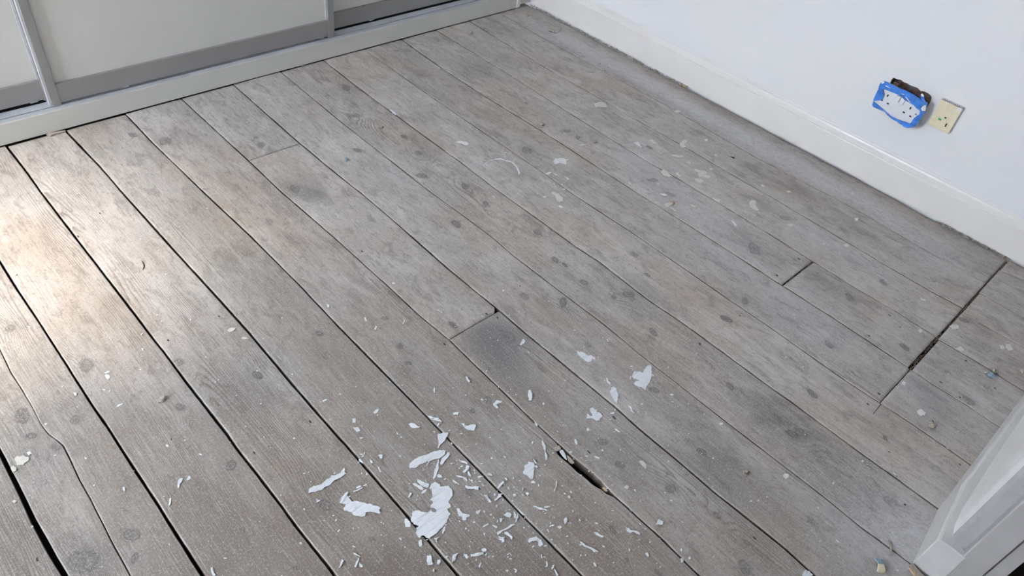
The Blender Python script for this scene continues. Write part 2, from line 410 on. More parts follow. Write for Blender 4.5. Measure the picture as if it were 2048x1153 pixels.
STAIN = blobs([(340,278,.05,.06,.55),(600,378,.07,.07,.5),(620,385,.04,.05,.4),(1560,845,.06,.10,.6),(1600,880,.05,.12,.5),(1420,880,.05,.10,.45),(1460,960,.05,.12,.45),(980,690,.05,.07,.35),
 (1230,900,.06,.08,.45),(700,180,.05,.05,.4),(1000,120,.08,.08,.35),(960,140,.06,.09,.4),(1510,490,.05,.08,.45),(1520,340,.05,.10,.4),(1600,380,.05,.12,.4),(1700,450,.05,.1,.35),
 (1260,590,.05,.08,.35),(1200,235,.06,.08,.35),(850,235,.06,.06,.3),(500,780,.04,.09,.3),(165,1125,.05,.05,.5),(1775,1010,.05,.06,.4),(860,300,.05,.08,.35),(1040,340,.05,.06,.35),
 (1700,1020,.05,.08,.3),(1640,900,.05,.10,.3),(1880,740,.04,.05,.35),(1650,570,.05,.08,.3),(1160,580,.04,.08,.3),(60,860,.06,.08,.3),(1960,650,.03,.05,.3)])
BARE = blobs([(930,560,.05,.07,.35),(1060,600,.05,.09,.3),(840,270,.05,.08,.35),(1380,600,.08,.12,.25),(1420,760,.09,.14,.25),(300,500,.06,.12,.25),(260,640,.06,.09,.3),(460,430,.05,.08,.3),
 (620,230,.05,.10,.25),(60,470,.06,.10,.3),(200,600,.06,.10,.35),(700,760,.06,.10,.3),(900,880,.08,.12,.3),(1100,1000,.08,.12,.32),(1250,740,.07,.12,.3),(1800,860,.08,.08,.25),
 (1750,780,.08,.08,.2),(60,760,.07,.12,.3),(240,900,.07,.14,.3),(560,960,.07,.12,.3),(400,700,.06,.10,.2),(1200,1080,.08,.1,.35),(1570,1030,.07,.12,.3),(700,160,.05,.06,.25),(1900,580,.05,.04,.3)])
DUST = blobs([(1215,124,.05,.30,.75),(1135,80,.05,.2,.6),(1345,192,.05,.3,.7),(1500,280,.05,.35,.75),(1600,335,.05,.25,.6),(1750,415,.07,.28,.65),(1880,520,.05,.12,.3),(1750,1070,.12,.13,.55),(1830,1090,.07,.07,.75),
 (1880,980,.10,.06,.45),(1960,850,.08,.06,.3),(1820,790,.07,.07,.3),(1400,420,.10,.3,.3),(1250,300,.10,.3,.3),(1650,480,.06,.25,.35),(1600,640,.1,.2,.2),(790,340,.05,.08,.3),
 (1000,960,.10,.10,.2),(1200,800,.10,.12,.2),(640,420,.05,.08,.3),(950,330,.06,.07,.3),(1530,560,.06,.2,.3),(680,600,.06,.08,.25),(240,480,.06,.08,.25),(1130,40,.06,.12,.3)])
BLUE = blobs([(975,665,.07,.05,.85),(1010,690,.06,.06,.75),(1010,735,.06,.07,.55),(1070,790,.05,.10,.35),(1150,98,.025,.16,.3),(1250,152,.025,.2,.35),(1400,236,.025,.2,.3),(1850,780,.06,.05,.35),
 (1880,820,.07,.05,.3),(1300,590,.06,.1,.25),(1960,690,.05,.05,.3),(1530,620,.05,.12,.2)])
def gsum(X, Y, L):
    s = np.zeros_like(X)
    for x, y, rx, ry, a in L:
        s += a * np.exp(-((X - x) / rx) ** 2 - ((Y - y) / ry) ** 2)
    return np.clip(s, 0, 1)

PLANKS = []
def edge(seam, ys, side, seed):
    yy, xx = SEAM[seam]
    x = np.interp(ys, yy, xx)
    if len(yy) > 2:                                   # run on straight past the measured ends
        m = (xx[-1] - xx[0]) / (yy[-1] - yy[0]) * 0.5
        x = np.where(ys < yy[0], xx[0] + (ys - yy[0]) * m, x); x = np.where(ys > yy[-1], xx[-1] + (ys - yy[-1]) * m, x)
    g = GAP[seam] * 1e-3
    wv = 0.62 + 0.8 * vnoise(ys * 5.3, ys * 0 + 3.1, seed=len(seam) + ord(seam[-1]))
    x = x + side * g * 0.5 * wv
    if g > 0:
        x = x + side * (0.0007 * (fbm(ys * 60, ys * 0 + seed, seed) - 0.5) + 0.004 * np.clip(vnoise(ys * 22, ys * 0, seed + 9) - 0.86, 0, 1))
    return x
def plank(sl, sr, y0, y1, fine=True, grain=1.0, crack=None):
    k = len(PLANKS)
    step = 0.0075 if fine else 0.05
    ny = max(2, int((y1 - y0) / step) + 1)
    ys = np.linspace(y0, y1, ny)
    xl = edge(sl, ys, +1, 3 * k + 1); xr = edge(sr, ys, -1, 3 * k + 2)
    if sr == '4':
        xr = np.minimum(xr, np.interp(ys, HOLE[0], HOLE[1], left=9, right=9))
    if sl == '4' and abs(y0 - .8785) < 1e-4: xr = xr - .014 * np.clip(1 - (ys - y0) / .013, 0, 1)
    wmean = float(np.mean(xr - xl)); xc = float((xl.mean() + xr.mean()) / 2)
    zt = float(rng.uniform(-0.0006, 0.0006))
    one = np.ones_like(ys)
    if crack is None:
        strips = [(xl, xr, one, one)]
    else:                                             # a shake splits the board for part of its length
        xk = np.interp(ys, crack[0], crack[1]); wk = np.interp(ys, crack[0], crack[2])
        xk = xk + 0.0012 * (fbm(ys * 30, ys * 0, 77) - .5)
        s_ = np.clip(wk / 0.0008, 0, 1)
        strips = [(xl, xk - wk / 2, one, s_), (xk + wk / 2, xr, s_, one)]
    r = np.random.default_rng(100 + k)
    x0 = xc + r.uniform(-0.7, 0.7) * wmean; d0 = r.uniform(0.018, 0.07); sl_ = r.uniform(-0.03, 0.03)
    off = [(0, -0.0014), (0.0006, -0.0005), (0.0016, -0.0001)]
    VV, FF, AA, SS, base = [], [], [], [], 0
    for (a, b, ra, rb) in strips:
        ni = max(2, int(float(np.mean(b - a)) / (0.006 if fine else 0.03)))
        cols = [(a + d, z * ra) for d, z in off]
        for i in range(ni + 1): cols.append((a + 0.0036 + (b - a - 0.0072) * (i / ni), 0.0 * ra))
        cols += [(b - d, z * rb) for d, z in reversed(off)]
        nx = len(cols)
        X = np.stack([c[0] for c in cols], 1); Y = np.repeat(ys[:, None], nx, 1); Z = np.stack([c[1] for c in cols], 1) + zt
        if fine:
            Y[0] += 0.0012 * (fbm(X[0] * 60, X[0] * 0 + k, k) - 0.5); Y[-1] += 0.0012 * (fbm(X[-1] * 60, X[-1] * 0 + k, k + 4) - 0.5)
            Z[0] -= 0.0012; Z[-1] -= 0.0012
            Z += 0.0006 * (fbm(X * 12, Y * 2.5, k, 2) - 0.5)
        tt = (X - xl[:, None]) / (xr - xl)[:, None]
        Z -= 0.0009 * (2 * tt - 1) ** 2
        # --- figure of the wood
        wx = 0.03 * (fbm(Y * 1.3, Y * 0 + k, k) - 0.5); wz = 0.05 * (fbm(Y * 1.1, Y * 0 + k + 5, k + 2) - 0.5)
        ring = np.sqrt((X - x0 - wx) ** 2 + (d0 + sl_ * (Y - y0) + wz) ** 2 + 1e-5)
        knot = np.full_like(X, 9.0); kstr = np.zeros_like(X)
        warp = 0.75 + 0.55 * fbm(X * 90, Y * 70, 5, 2)
        for x, y, kr in KN:
            if x < xl.min() - .02 or x > xr.max() + .02 or y < y0 - .1 or y > y1 + .1: continue
            if not (np.interp(y, ys, xl) - .004 < x < np.interp(y, ys, xr) + .004): continue
            h1 = vnoise(np.array([x * 91]), np.array([y * 57]))[0]; h2 = vnoise(np.array([x * 53]), np.array([y * 117]))[0]
            th = (h1 - .5) * 2.4; el = 1.15 + 0.9 * h2
            dx = X - x; dy = Y - y
            p = dx * math.cos(th) + dy * math.sin(th); q = -dx * math.sin(th) + dy * math.cos(th)
            e = np.sqrt((p * math.sqrt(el)) ** 2 + (q / math.sqrt(el)) ** 2) / kr * warp
            kstr = np.where(e < knot, 0.5 + 0.5 * h2, kstr)
            knot = np.minimum(knot, e)
            ring = ring + 1.15 * kr * np.exp(-((dx / (2.0 * kr)) ** 2 + (dy / (5.0 * kr)) ** 2))
        A = {'ring': ring / 0.0033, 'knot': np.minimum(knot, 4.0), 'kstr': kstr, 'stain': gsum(X, Y, STAIN), 'bare': gsum(X, Y, BARE), 'dust': gsum(X, Y, DUST)}
        bl = gsum(X, Y, BLUE)
        if sl == '4' and y0 > 0.2: bl = bl * 0
        if sl in ('3', '5') and fine: bl = bl * 0.15
        A['bluegrey'] = bl
        A['grime_shade'] = np.clip(1.55 - Y / 1.0, 0, 1) * np.clip(1.5 - X / 0.9, 0, 1) * (0.45 + 0.9 * fbm(X * 7, Y * 4, 31, 3))  # dirt plus painted shade, deepening towards the near left corner
        A['grain'] = np.full_like(X, grain)
        A['rim'] = np.clip(1 - np.minimum((X - a[:, None]) / ra.clip(.02)[:, None], (b[:, None] - X) / rb.clip(.02)[:, None]) / 0.0042, 0, 1)
        nv = nx * ny
        V = np.stack([X, Y, Z], -1).reshape(-1, 3)
        idx = np.arange(nv).reshape(ny, nx)
        F = np.stack([idx[:-1, :-1], idx[:-1, 1:], idx[1:, 1:], idx[1:, :-1]], -1).reshape(-1, 4)
        per = np.concatenate([idx[0, :], idx[1:, -1], idx[-1, -2::-1], idx[-2:0:-1, 0]])
        mid = V[per].copy(); mid[:, 2] -= 0.0014
        low = V[per].copy(); low[:, 2] = -0.022
        V = np.concatenate([V, mid, low]); npr = len(per); mi = np.arange(nv, nv + npr); lo = mi + npr
        SS.append(np.r_[np.ones(len(F), bool), np.zeros(2 * npr, bool)])
        F = np.concatenate([F, np.stack([per, mi, np.roll(mi, -1), np.roll(per, -1)], -1), np.stack([mi, lo, np.roll(lo, -1), np.roll(mi, -1)], -1)])
        VV.append(V); FF.append(F + base); base += len(V)
        D_ = {n_: np.concatenate([q_.reshape(-1), q_.reshape(-1)[per], q_.reshape(-1)[per]]) for n_, q_ in A.items()}
        D_['flank'] = np.r_[np.zeros(nv), np.ones(2 * npr)]
        AA.append(D_)
    V = np.concatenate(VV); F = np.concatenate(FF)
    c = np.array([xc, (y0 + y1) / 2, 0.0])
    me = bpy.data.meshes.new('floorboard')
    me.from_pydata((V - c).tolist(), [], F.tolist()); me.update()
    for nm in AA[0]:
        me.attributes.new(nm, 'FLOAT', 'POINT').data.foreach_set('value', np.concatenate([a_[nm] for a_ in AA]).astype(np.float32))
    me.polygons.foreach_set('use_smooth', np.concatenate(SS))
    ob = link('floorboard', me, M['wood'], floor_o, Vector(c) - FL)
    PLANKS.append((ob, sl, sr, y0, y1, c))
    return ob

YB = 2.2035
crk = [(-25,640),(0,700),(12,724),(22,746),(38,771),(63,811),(80,846),(96,868),(127,892),(160,962),(182,1000),(203.7,1045),(232,1100),(260.5,1153)]
cw_ = np.array([fl(*p) for p in crk]); o = np.argsort(cw_[:, 1])
CR = (cw_[o, 1], cw_[o, 0], np.array([.0012, .0016, .0016, .0015, .0016, .0016, .0010, .0005, .0006, .0010, .0012, .0013, .0010, .0]))
plank('m2', '0', 0.25, YB + .01, grain=1.0, crack=CR)
plank('0', '1', 0.20, YB + .004, grain=0.8)
plank('1', '2', 0.15, YB - .002, grain=1.0)
plank('2', '3', 0.10, YB - .001, grain=1.0)
plank('3', '4', 0.05, YB + .004, grain=0.8)
plank('4', '5', 1.785, YB + .004, grain=0.4)
plank('4', '5', 0.8785, 1.7838, grain=0.5)
plank('4', '5', -0.20, 0.8768, grain=0.8)
plank('5', '6', -0.26, YB + .006, grain=0.8)
plank('6', '7', -0.26, YB + .006, grain=0.9)
plank('7', '8', -0.20, YB + .006, grain=0.6)
plank('8', '9', 0.0985, YB + .006, grain=0.6)
plank('9', '10', 0.481, YB + .006, grain=0.6)
plank('9', '10', 0.1045, 0.4755, grain=0.7)
plank('10', '11', 0.1030, YB + .006, grain=0.6)
plank('11', '12', 0.1030, YB + .006, grain=0.7)
plank('12', 'W', 0.1035, YB + .05, grain=0.4)
plank('8', '9b', -0.20, 0.0965, grain=0.5)
plank('9b', '10b', -0.20, 0.0935, grain=0.7)
plank('10b', '11b', -0.20, 0.0965, grain=0.6)
plank('11b', '12b', -0.20, 0.0960, grain=0.6)
plank('12b', '13b', -0.20, 0.0985, grain=0.5)
plank('13b', 'W', -0.20, 0.0965, grain=0.4)
plank('L0', 'm2', 0.30, YB + .01, grain=1.0)
prev = 'L0'
for i in range(1, 12):
    plank('L%d' % i, prev, -0.20, YB + .01, fine=False); prev = 'L%d' % i
for sl, sr, y1 in (('L0', 'm2', 0.298), ('m2', '0', 0.248), ('0', '1', 0.198), ('1', '2', 0.148), ('2', '3', 0.098), ('3', '4', 0.048)):
    plank(sl, sr, -0.20, y1, fine=False)
def board_at(x, y):
    for ob, sl, sr, y0, y1, c in PLANKS:
        if y0 <= y <= y1 and np.interp(y, *SEAM[sl]) <= x <= np.interp(y, *SEAM[sr]): return ob
    return PLANKS[0][0]

# rubble lying in the open butt joint and under the skirting
def rubble(name, pts, n, r0, r1, zr, mat, seed):
    r = random.Random(seed); V = []; F = []
    for _ in range(n):
        a, b, w = r.choice(pts); t = r.random()
        cx = a[0] + (b[0] - a[0]) * t + r.uniform(-w, w) * .5; cy = a[1] + (b[1] - a[1]) * t + r.uniform(-w, w) * .5; cz = r.uniform(*zr)
        s = r.uniform(r0, r1); k = len(V)
        for d in ((1, 0, 0), (-1, 0, 0), (0, 1, 0), (0, -1, 0), (0, 0, 1), (0, 0, -1)):
            V.append((cx + d[0] * s * r.uniform(.5, 1.3), cy + d[1] * s * r.uniform(.5, 1.3), cz + d[2] * s * r.uniform(.4, .9)))
        for f in ((0, 2, 4), (2, 1, 4), (1, 3, 4), (3, 0, 4), (2, 0, 5), (1, 2, 5), (3, 1, 5), (0, 3, 5)): F.append(tuple(k + i for i in f))
    V = np.array(V); c = V.mean(0); me = mesh(name, V - c, F)
    return link(name, me, mat, None, Vector(c))
jr = rubble('joint_rubble', [((1.70, .099), (1.88, .100), .008), ((1.88, .0995), (2.05, .1), .006), ((2.05, .0995), (2.23, .1), .006), ((2.23, .1), (2.41, .1), .005), ((1.70, .477), (1.88, .479), .004)],
            900, .0012, .0034, (-.010, -.002), M['rubble'], 5)
tag(jr, 'brown grit packed into the cross joint of the boards', 'rubble', kind='stuff')
sr_ = rubble('skirting_grit', [((2.410, 2.2), (2.418, 1.35), .012), ((2.415, .33), (2.418, .10), .010), ((2.410, 2.2), (2.418, 1.35), .012)], 1100, .001, .0035, (-.004, .004), M['crumb'], 6)
tag(sr_, 'grey brown grit along the gap under the white skirting', 'grit', kind='stuff')

# ------------------------------------------------------------------ walls, skirting, door frame
SK_X = 2.414
skp = [(SK_X, .009), (SK_X, .1022), (SK_X + .0007, .1040), (SK_X + .0046, .1049), (SK_X + .0048, .1080), (SK_X + .0050, .1150), (SK_X + .0056, .1210), (SK_X + .0078, .1262), (SK_X + .0125, .1290), (SK_X + .0138, .1315), (SK_X + .0168, .1340), (XW + .004, .135), (XW + .004, .009)]
bb = extrude_profile('baseboard_right', skp, 'y', -0.14, 2.30, M['gloss'])
tag(bb, 'white moulded skirting board along the wall with the sockets', 'skirting board', kind='structure')

s5 = 1899 / 280.0
c5 = lambda a, b: (1700 + a / s5, 120 + b / s5)
hole_px = [(545,305),(560,270),(590,240),(640,262),(690,270),(730,302),(770,315),(835,352),(890,368),(925,385),(955,420),(1010,428),(1060,452),(1090,478),(1107,505),(1098,545),(1078,592)]
hole = [tuple(on_x(*c5(*p), XW)[1:]) for p in hole_px] + [(0.532, 0.29), (0.535, 0.272), (0.66, 0.272), (0.668, 0.30)]
hole.reverse()
wr = prism('wall_right', [(-0.40, -0.02), (2.85, -0.02), (2.85, 2.45), (-0.40, 2.45)], [hole], lambda a, b, h: (XW + 0.012 - h, a, b), 0.012, M['wall'], loc=(XW, 1.2, 0))
tag(wr, 'freshly painted bluish white wall behind the skirting', 'wall', kind='structure')
for nm, a in (('masonry', (-.40, 2.85, -.02, .268)), ('masonry', (-.40, 2.85, .349, 2.45)), ('masonry', (-.40, .530, .268, .349)), ('masonry', (.668, 2.85, .268, .349))):
    m_ = box(nm, XW + .012, XW + .11, a[0], a[1], a[2], a[3], M['rubble'])
    m_.parent = wr; m_.matrix_parent_inverse = Matrix.Translation(-wr.location)
# left wall with the window, back, ceiling, front wall with the doorway
bm = bmesh.new()
for a in ((-.40, WIN_Y0, 0, 2.45), (WIN_Y1, 2.85, 0, 2.45), (WIN_Y0, WIN_Y1, 0, WIN_Z0), (WIN_Y0, WIN_Y1, WIN_Z1, 2.45)):
    box_bm(bm, WALL_L - .14, WALL_L, a[0], a[1], a[2], a[3])
me = bpy.data.meshes.new('wall_left'); bm.to_mesh(me); bm.free()
tag(link('wall_left', me, M['wall']), 'white wall with the window', 'wall', kind='structure')
wn = empty('window_1', (WALL_L - .07, (WIN_Y0 + WIN_Y1) / 2, WIN_Z0)); tag(wn, 'white framed window lighting the room', 'window', kind='structure')
for a in ((WIN_Y0, WIN_Y0 + .045, WIN_Z0, WIN_Z1), (WIN_Y1 - .045, WIN_Y1, WIN_Z0, WIN_Z1), (WIN_Y0 + .045, WIN_Y1 - .045, WIN_Z0, WIN_Z0 + .045), (WIN_Y0 + .045, WIN_Y1 - .045, WIN_Z1 - .045, WIN_Z1)):
    box('window_frame', WALL_L - .10, WALL_L - .05, a[0], a[1], a[2], a[3], M['gloss'], wn, 0.004)
box('pane', WALL_L - .078, WALL_L - .074, WIN_Y0 + .045, WIN_Y1 - .045, WIN_Z0 + .045, WIN_Z1 - .045, M['pane'], wn)
tag(box('wall_back', WALL_L - .14, XW + .11, 2.85, 2.95, 0, 2.45, M['wall']), 'white wall behind the wardrobe', 'wall', kind='structure')
tag(box('ceiling', WALL_L - .14, XW + .11, -1.55, 2.95, 2.45, 2.50, M['ceil']), 'white ceiling', 'ceiling', kind='structure')
# front wall: long run of plaster right of the doorway, its reveal and lining
plan = [(2.431, -.1450), (1.45, -.1430), (1.29, -.1455), (1.235, -.1500), (1.212, -.1560), (1.2035, -.1640), (1.2005, -.1840), (1.1850, -.1872), (1.1830, -.1900), (1.1830, -.2300), (1.1900, -.2340), (1.1905, -.2560), (1.2400, -.2600), (2.431, -.2600)]
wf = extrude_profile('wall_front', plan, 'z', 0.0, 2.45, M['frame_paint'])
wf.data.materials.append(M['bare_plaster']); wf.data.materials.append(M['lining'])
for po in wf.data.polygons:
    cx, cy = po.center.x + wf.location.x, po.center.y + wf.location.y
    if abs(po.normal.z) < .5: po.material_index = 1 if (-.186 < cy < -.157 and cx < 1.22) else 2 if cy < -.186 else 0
tag(wf, 'white plaster wall end and door lining at the doorway', 'wall', kind='structure')
def skirt_front(pts, z1):
    """skirting block: plan polyline of its face, height z1, eased top edge"""
    prof = [(0.0, 0.0), (0.0, z1 - .006), (0.0022, z1 - .0015), (0.0055, z1), ]
    n = len(pts); V = []; F = []
    for (x, y) in pts:
        for d, z in prof: V.append((x, y - d, z))
    for (x, y) in pts: V.append((x, -.160 if x > 1.21 else -.1925, z1))
    for (x, y) in pts: V.append((x, -.160 if x > 1.21 else -.1925, 0.0))
    m = len(prof)
    for i in range(n - 1):
        for j in range(m - 1): F.append((i * m + j, i * m + j + 1, (i + 1) * m + j + 1, (i + 1) * m + j))
        F.append((i * m + m - 1, n * m + i, n * m + i + 1, (i + 1) * m + m - 1))
    F.append(tuple([j for j in range(m)] + [n * m, n * m + n]))
    return V, F
V, F = skirt_front([(1.182, -.1395), (1.188, -.1390), (1.22, -.1356), (1.27, -.1305), (1.33, -.1245), (1.351, -.1224), (1.40, -.1236), (1.60, -.1275), (1.862, -.1322), (2.412, -.1370)], .100)
V = np.array(V); c = V.mean(0); c[2] = 0
me = mesh('baseboard_front', V - c, F); fix_normals(me)
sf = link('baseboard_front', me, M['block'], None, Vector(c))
bv = sf.modifiers.new('edge', 'BEVEL'); bv.width = .0025; bv.segments = 2; bv.limit_method = 'ANGLE'; bv.angle_limit = math.radians(40)
tag(sf, 'white painted skirting block at the foot of the door frame', 'skirting board', kind='structure')
# rest of the front wall beyond the doorway, head over the door, hall
tag(box('wall_front', WALL_L - .14, 0.36, -.26, -.14, 0, 2.45, M['wall']), 'white wall beside the doorway', 'wall', kind='structure')
tag(box('trim_1', 0.36, 1.20, -.26, -.15, 2.02, 2.45, M['wall']), 'wall over the doorway', 'wall', kind='structure')
tag(box('floor', WALL_L, XW, -1.55, -.262, -.06, -.001, M['hall']), 'dark red brown hall carpet beyond the doorway', 'floor', kind='structure')
for nm, a in (('wall_hall', (WALL_L, XW, -1.60, -1.55)), ('wall_hall', (-.05, 0, -1.55, -.262)), ('wall_hall', (1.75, 1.80, -1.55, -.262))):
    tag(box(nm, a[0], a[1], a[2], a[3], 0, 2.45, M['wall']), 'plain hall wall beyond the doorway', 'wall', kind='structure')

# ------------------------------------------------------------------ fitted wardrobe
wd = empty('sliding_wardrobe', (1.0, YP, 0)); tag(wd, 'fitted wardrobe with cream sliding doors and grey aluminium frames', 'wardrobe')
box('plinth', WALL_L + .005, 2.322, YP, YP + .0045, .0035, .0665, M['plinth'], wd, 0.0010)
box('plinth_core', WALL_L + .005, 2.322, YP + .006, YP + .10, -.05, .060, M['void'], wd)
tr = box('track', WALL_L + .005, 2.322, YP + .0048, YP + .0275, .0605, .0645, M['track'], wd, 0.0006)
tr2 = box('track', WALL_L + .005, 2.322, YP + .0325, YP + .0655, .0600, .0640, M['track'], wd, 0.0006)
box('track_channel', WALL_L + .005, 2.322, YP + .0655, YP + .105, .0555, .0570, M['void'], wd)
DTOP = 2.28
def sliding_door(x0, x1, ypan, yrail, ystile, zr0, zr1, zst):
    d = box('door', x0 + .012, x1 - .012, ypan, ypan + .016, zr1 - .012, DTOP, M['panel'], wd)
    def sub(*a, **k):
        o_ = box(*a, None, **k); o_.parent = d; o_.matrix_parent_inverse = Matrix.Translation(-(wd.location + d.location)); return o_
    sub('bottom_rail', x0 + .012, x1 - .012, yrail, yrail + .026, zr0, zr1, M['alu'], bevel=0.0012)
    for a in (x0, x1 - .0245):
        sub('stile', a, a + .0245, ystile, ystile + .034, zst, DTOP, M['alu'], bevel=0.0016)
        sub('stile_lip', a - .0035, a + .0005, ystile + .0075, ystile + .024, zst + .002, DTOP, M['track'], bevel=0.0004)
    for a in (x0 + .20, x1 - .065):
        sub('roller', a, a + .022, yrail + .003, yrail + .012, zr0 - .0048, zr0 + .004, M['track'], bevel=0.002)
    return d
sliding_door(0.4655, 1.4215, 2.2390, 2.2290, 2.2280, .0722, .1296, .0648)
sliding_door(-0.46, 0.4860, 2.2730, 2.2640, 2.2625, .0750, .1342, .0668)
sliding_door(1.4000, 2.3200, 2.2730, 2.2640, 2.2625, .0750, .1342, .0668)
sliding_door(-1.43, -0.43, 2.2390, 2.2290, 2.2280, .0722, .1296, .0648)
box('infill_panel', WALL_L + .005, -1.4305, 2.24, 2.26, .066, 2.40, M['panel'], wd)
box('scribe_strip', 2.3225, 2.3400, YP - .004, YP + .020, .0050, 2.40, M['gloss'], wd, 0.0015)
box('end_panel', 2.3405, 2.4120, YP + .006, YP + .026, .012, 2.40, M['plinth'], wd)
box('carcass', WALL_L + .005, XW - .02, 2.36, 2.84, .07, 2.40, M['panel'], wd)
box('head_rail', WALL_L + .005, 2.322, YP + .01, YP + .12, 2.285, 2.40, M['panel'], wd)

# ------------------------------------------------------------------ sockets on the wall
bx_ = empty('back_box', (XW + .012, .598, .27)); tag(bx_, 'rusty steel back box sunk in the ragged hole in the wall', 'back box')
def bxp(nm, *a):
    o_ = box(nm, *a, M['rust']); o_.parent = bx_; o_.matrix_parent_inverse = Matrix.Translation(-bx_.location); return o_
bxp('box_back', XW + .040, XW + .0415, .531, .667, .269, .348)
bxp('box_side', XW + .011, XW + .040, .531, .5325, .269, .348)
bxp('box_side', XW + .011, XW + .040, .6655, .667, .269, .348)
bxp('box_side', XW + .011, XW + .040, .5326, .6654, .269, .2705)
bxp('box_side', XW + .011, XW + .040, .5326, .6654, .3465, .348)
bxp('lug', XW + .006, XW + .010, .640, .655, .300, .3365)
# double socket hanging off the wall: local axes u (towards the wardrobe), v (up), n (into the room)
SO = Vector((2.3945, .5990, .2960)); SRX, SRY, SRZ = 0.0434, -0.0482, -0.0316
Rm = (Matrix.Rotation(SRZ, 3, 'Z') @ Matrix.Rotation(SRY, 3, 'Y') @ Matrix.Rotation(SRX, 3, 'X'))
eu, ev, en = Rm @ Vector((0, 1, 0)), Rm @ Vector((0, 0, 1)), Rm @ Vector((-1, 0, 0))
def uv_of(a, b, n=0.0):
    d = Vector(ray(*c5(a, b))); o0 = SO + en * n; t = (o0 - Vector(CP)).dot(en) / d.dot(en)
    p = Vector(CP) + d * t - o0
    return (p.dot(eu), p.dot(ev))
sk = empty('double_socket', SO); tag(sk, 'white double plug socket edged with blue masking tape hanging off the wall', 'socket')
def skp3(a, b, h): return tuple(eu * a + ev * b + en * h)
def spart(nm, pts, n0, t, mat, px=True, parent=None, zf=None, holes=()):
    q = [uv_of(*p, n0) for p in pts] if px else pts
    o_ = prism(nm, q, holes, lambda a, b, h: skp3(a, b, h + n0), t, mat, None, zf=zf, loc=(0, 0, 0))
    o_.parent = parent or sk; o_.location = (0, 0, 0); return o_
def rrect(w, h, r, n=5):
    out = []
    for cx, cy, a0 in ((w / 2 - r, h / 2 - r, 0), (-w / 2 + r, h / 2 - r, 90), (-w / 2 + r, -h / 2 + r, 180), (w / 2 - r, -h / 2 + r, 270)):
        for i in range(n + 1):
            a = math.radians(a0 + 90 * i / n); out.append((cx + r * math.cos(a), cy + r * math.sin(a)))
    return out
spart('faceplate', rrect(.143, .084, .005), -.009, .009, M['socket'], px=False)
spart('terminal_block', rrect(.10, .05, .003), -.026, .017, M['slot'], px=False)
def quad_at(a, b, w, h):
    u, v = uv_of(a, b, .0002); return [(u - w / 2, v - h / 2), (u + w / 2, v - h / 2), (u + w / 2, v + h / 2), (u - w / 2, v + h / 2)]
for a, b in ((513, 485), (820, 655)): spart('earth_slot', quad_at(a, b, .0042, .0078), .0002, .0004, M['slot'], px=False)
for a, b in ((430, 545), (515, 593), (730, 712), (818, 765)): spart('pin_slot', quad_at(a, b, .0068, .0042), .0002, .0004, M['slot'], px=False)
for pts in ([(608,537),(648,480),(697,500),(660,572)], [(668,582),(706,505),(757,540),(718,605)]):
    cx_, cy_ = np.mean(pts, 0)
    spart('switch_gap', [(cx_ + (a - cx_) * 1.13, cy_ + (b - cy_) * 1.13) for a, b in pts], .0001, .0003, M['rubble'])
    spart('rocker_switch', pts, .0002, .0022, M['socket'], zf=lambda i, p: 0.0016 * (i in (0, 3)))
u, v = uv_of(893, 738, .0003)
spart('screw', [(u + .0026 * math.cos(i * .785), v + .0026 * math.sin(i * .785)) for i in range(8)], .0003, .0008, M['rust'], px=False)
rt = random.Random(3)
crink = lambda i, p: rt.uniform(0.0, 0.0022)
TAPE = [[(462,280),(490,290),(560,325),(650,370),(740,405),(830,450),(900,492),(960,530),(1010,565),(1055,600),(1040,645),(1000,672),(960,692),(930,672),(900,650),(870,615),(830,590),(790,565),(740,540),(705,498),(680,480),(620,455),(560,430),(500,405),(450,395),(385,400),(395,365),(405,330),(430,300)],
        [(385,400),(450,395),(462,440),(470,470),(455,510),(440,540),(380,548),(320,555),(330,510),(355,455)],
        [(320,555),(345,575),(380,605),(420,640),(460,675),(500,710),(560,760),(600,782),(640,800),(700,822),(760,840),(810,860),(870,900),(830,915),(780,922),(735,905),(700,880),(665,855),(640,830),(600,815),(560,790),(510,745),(470,700),(435,682),(400,670),(360,655),(320,640),(305,605)],
        [(955,690),(1025,695),(1000,740),(960,800),(930,850),(900,890),(860,908),(800,895),(815,870),(830,850),(850,818),(870,790),(910,755),(945,735)]]
for i, tp in enumerate(TAPE):
    spart('masking_tape', tp, .0008 + .0006 * i, .0007, M['tape'], zf=crink)
tl = spart('masking_tape', [(962,465),(975,456),(990,460),(1006,495),(1010,540),(1030,565),(1052,592),(1025,585),(1000,575),(975,545),(960,515)], .004, .0008, M['tape'], zf=crink)
for tp, n in (([(428,295),(462,285),(470,300),(450,322),(430,322)], .0035), ([(985,628),(1012,612),(1032,618),(1030,660),(1022,692),(985,690),(962,662)], .0042), ([(962,465),(975,456),(990,460),(1006,495),(985,500),(968,492)], .0070),
              ([(690,455),(720,460),(745,468),(730,472),(705,466)], .0037), ([(745,495),(765,505),(800,545),(825,578),(805,570),(770,530)], .0037), ([(470,345),(500,350),(550,382),(540,385),(495,362)], .0037)):
    spart('paint_smear', tp, n, .0005, M['white_spot'])
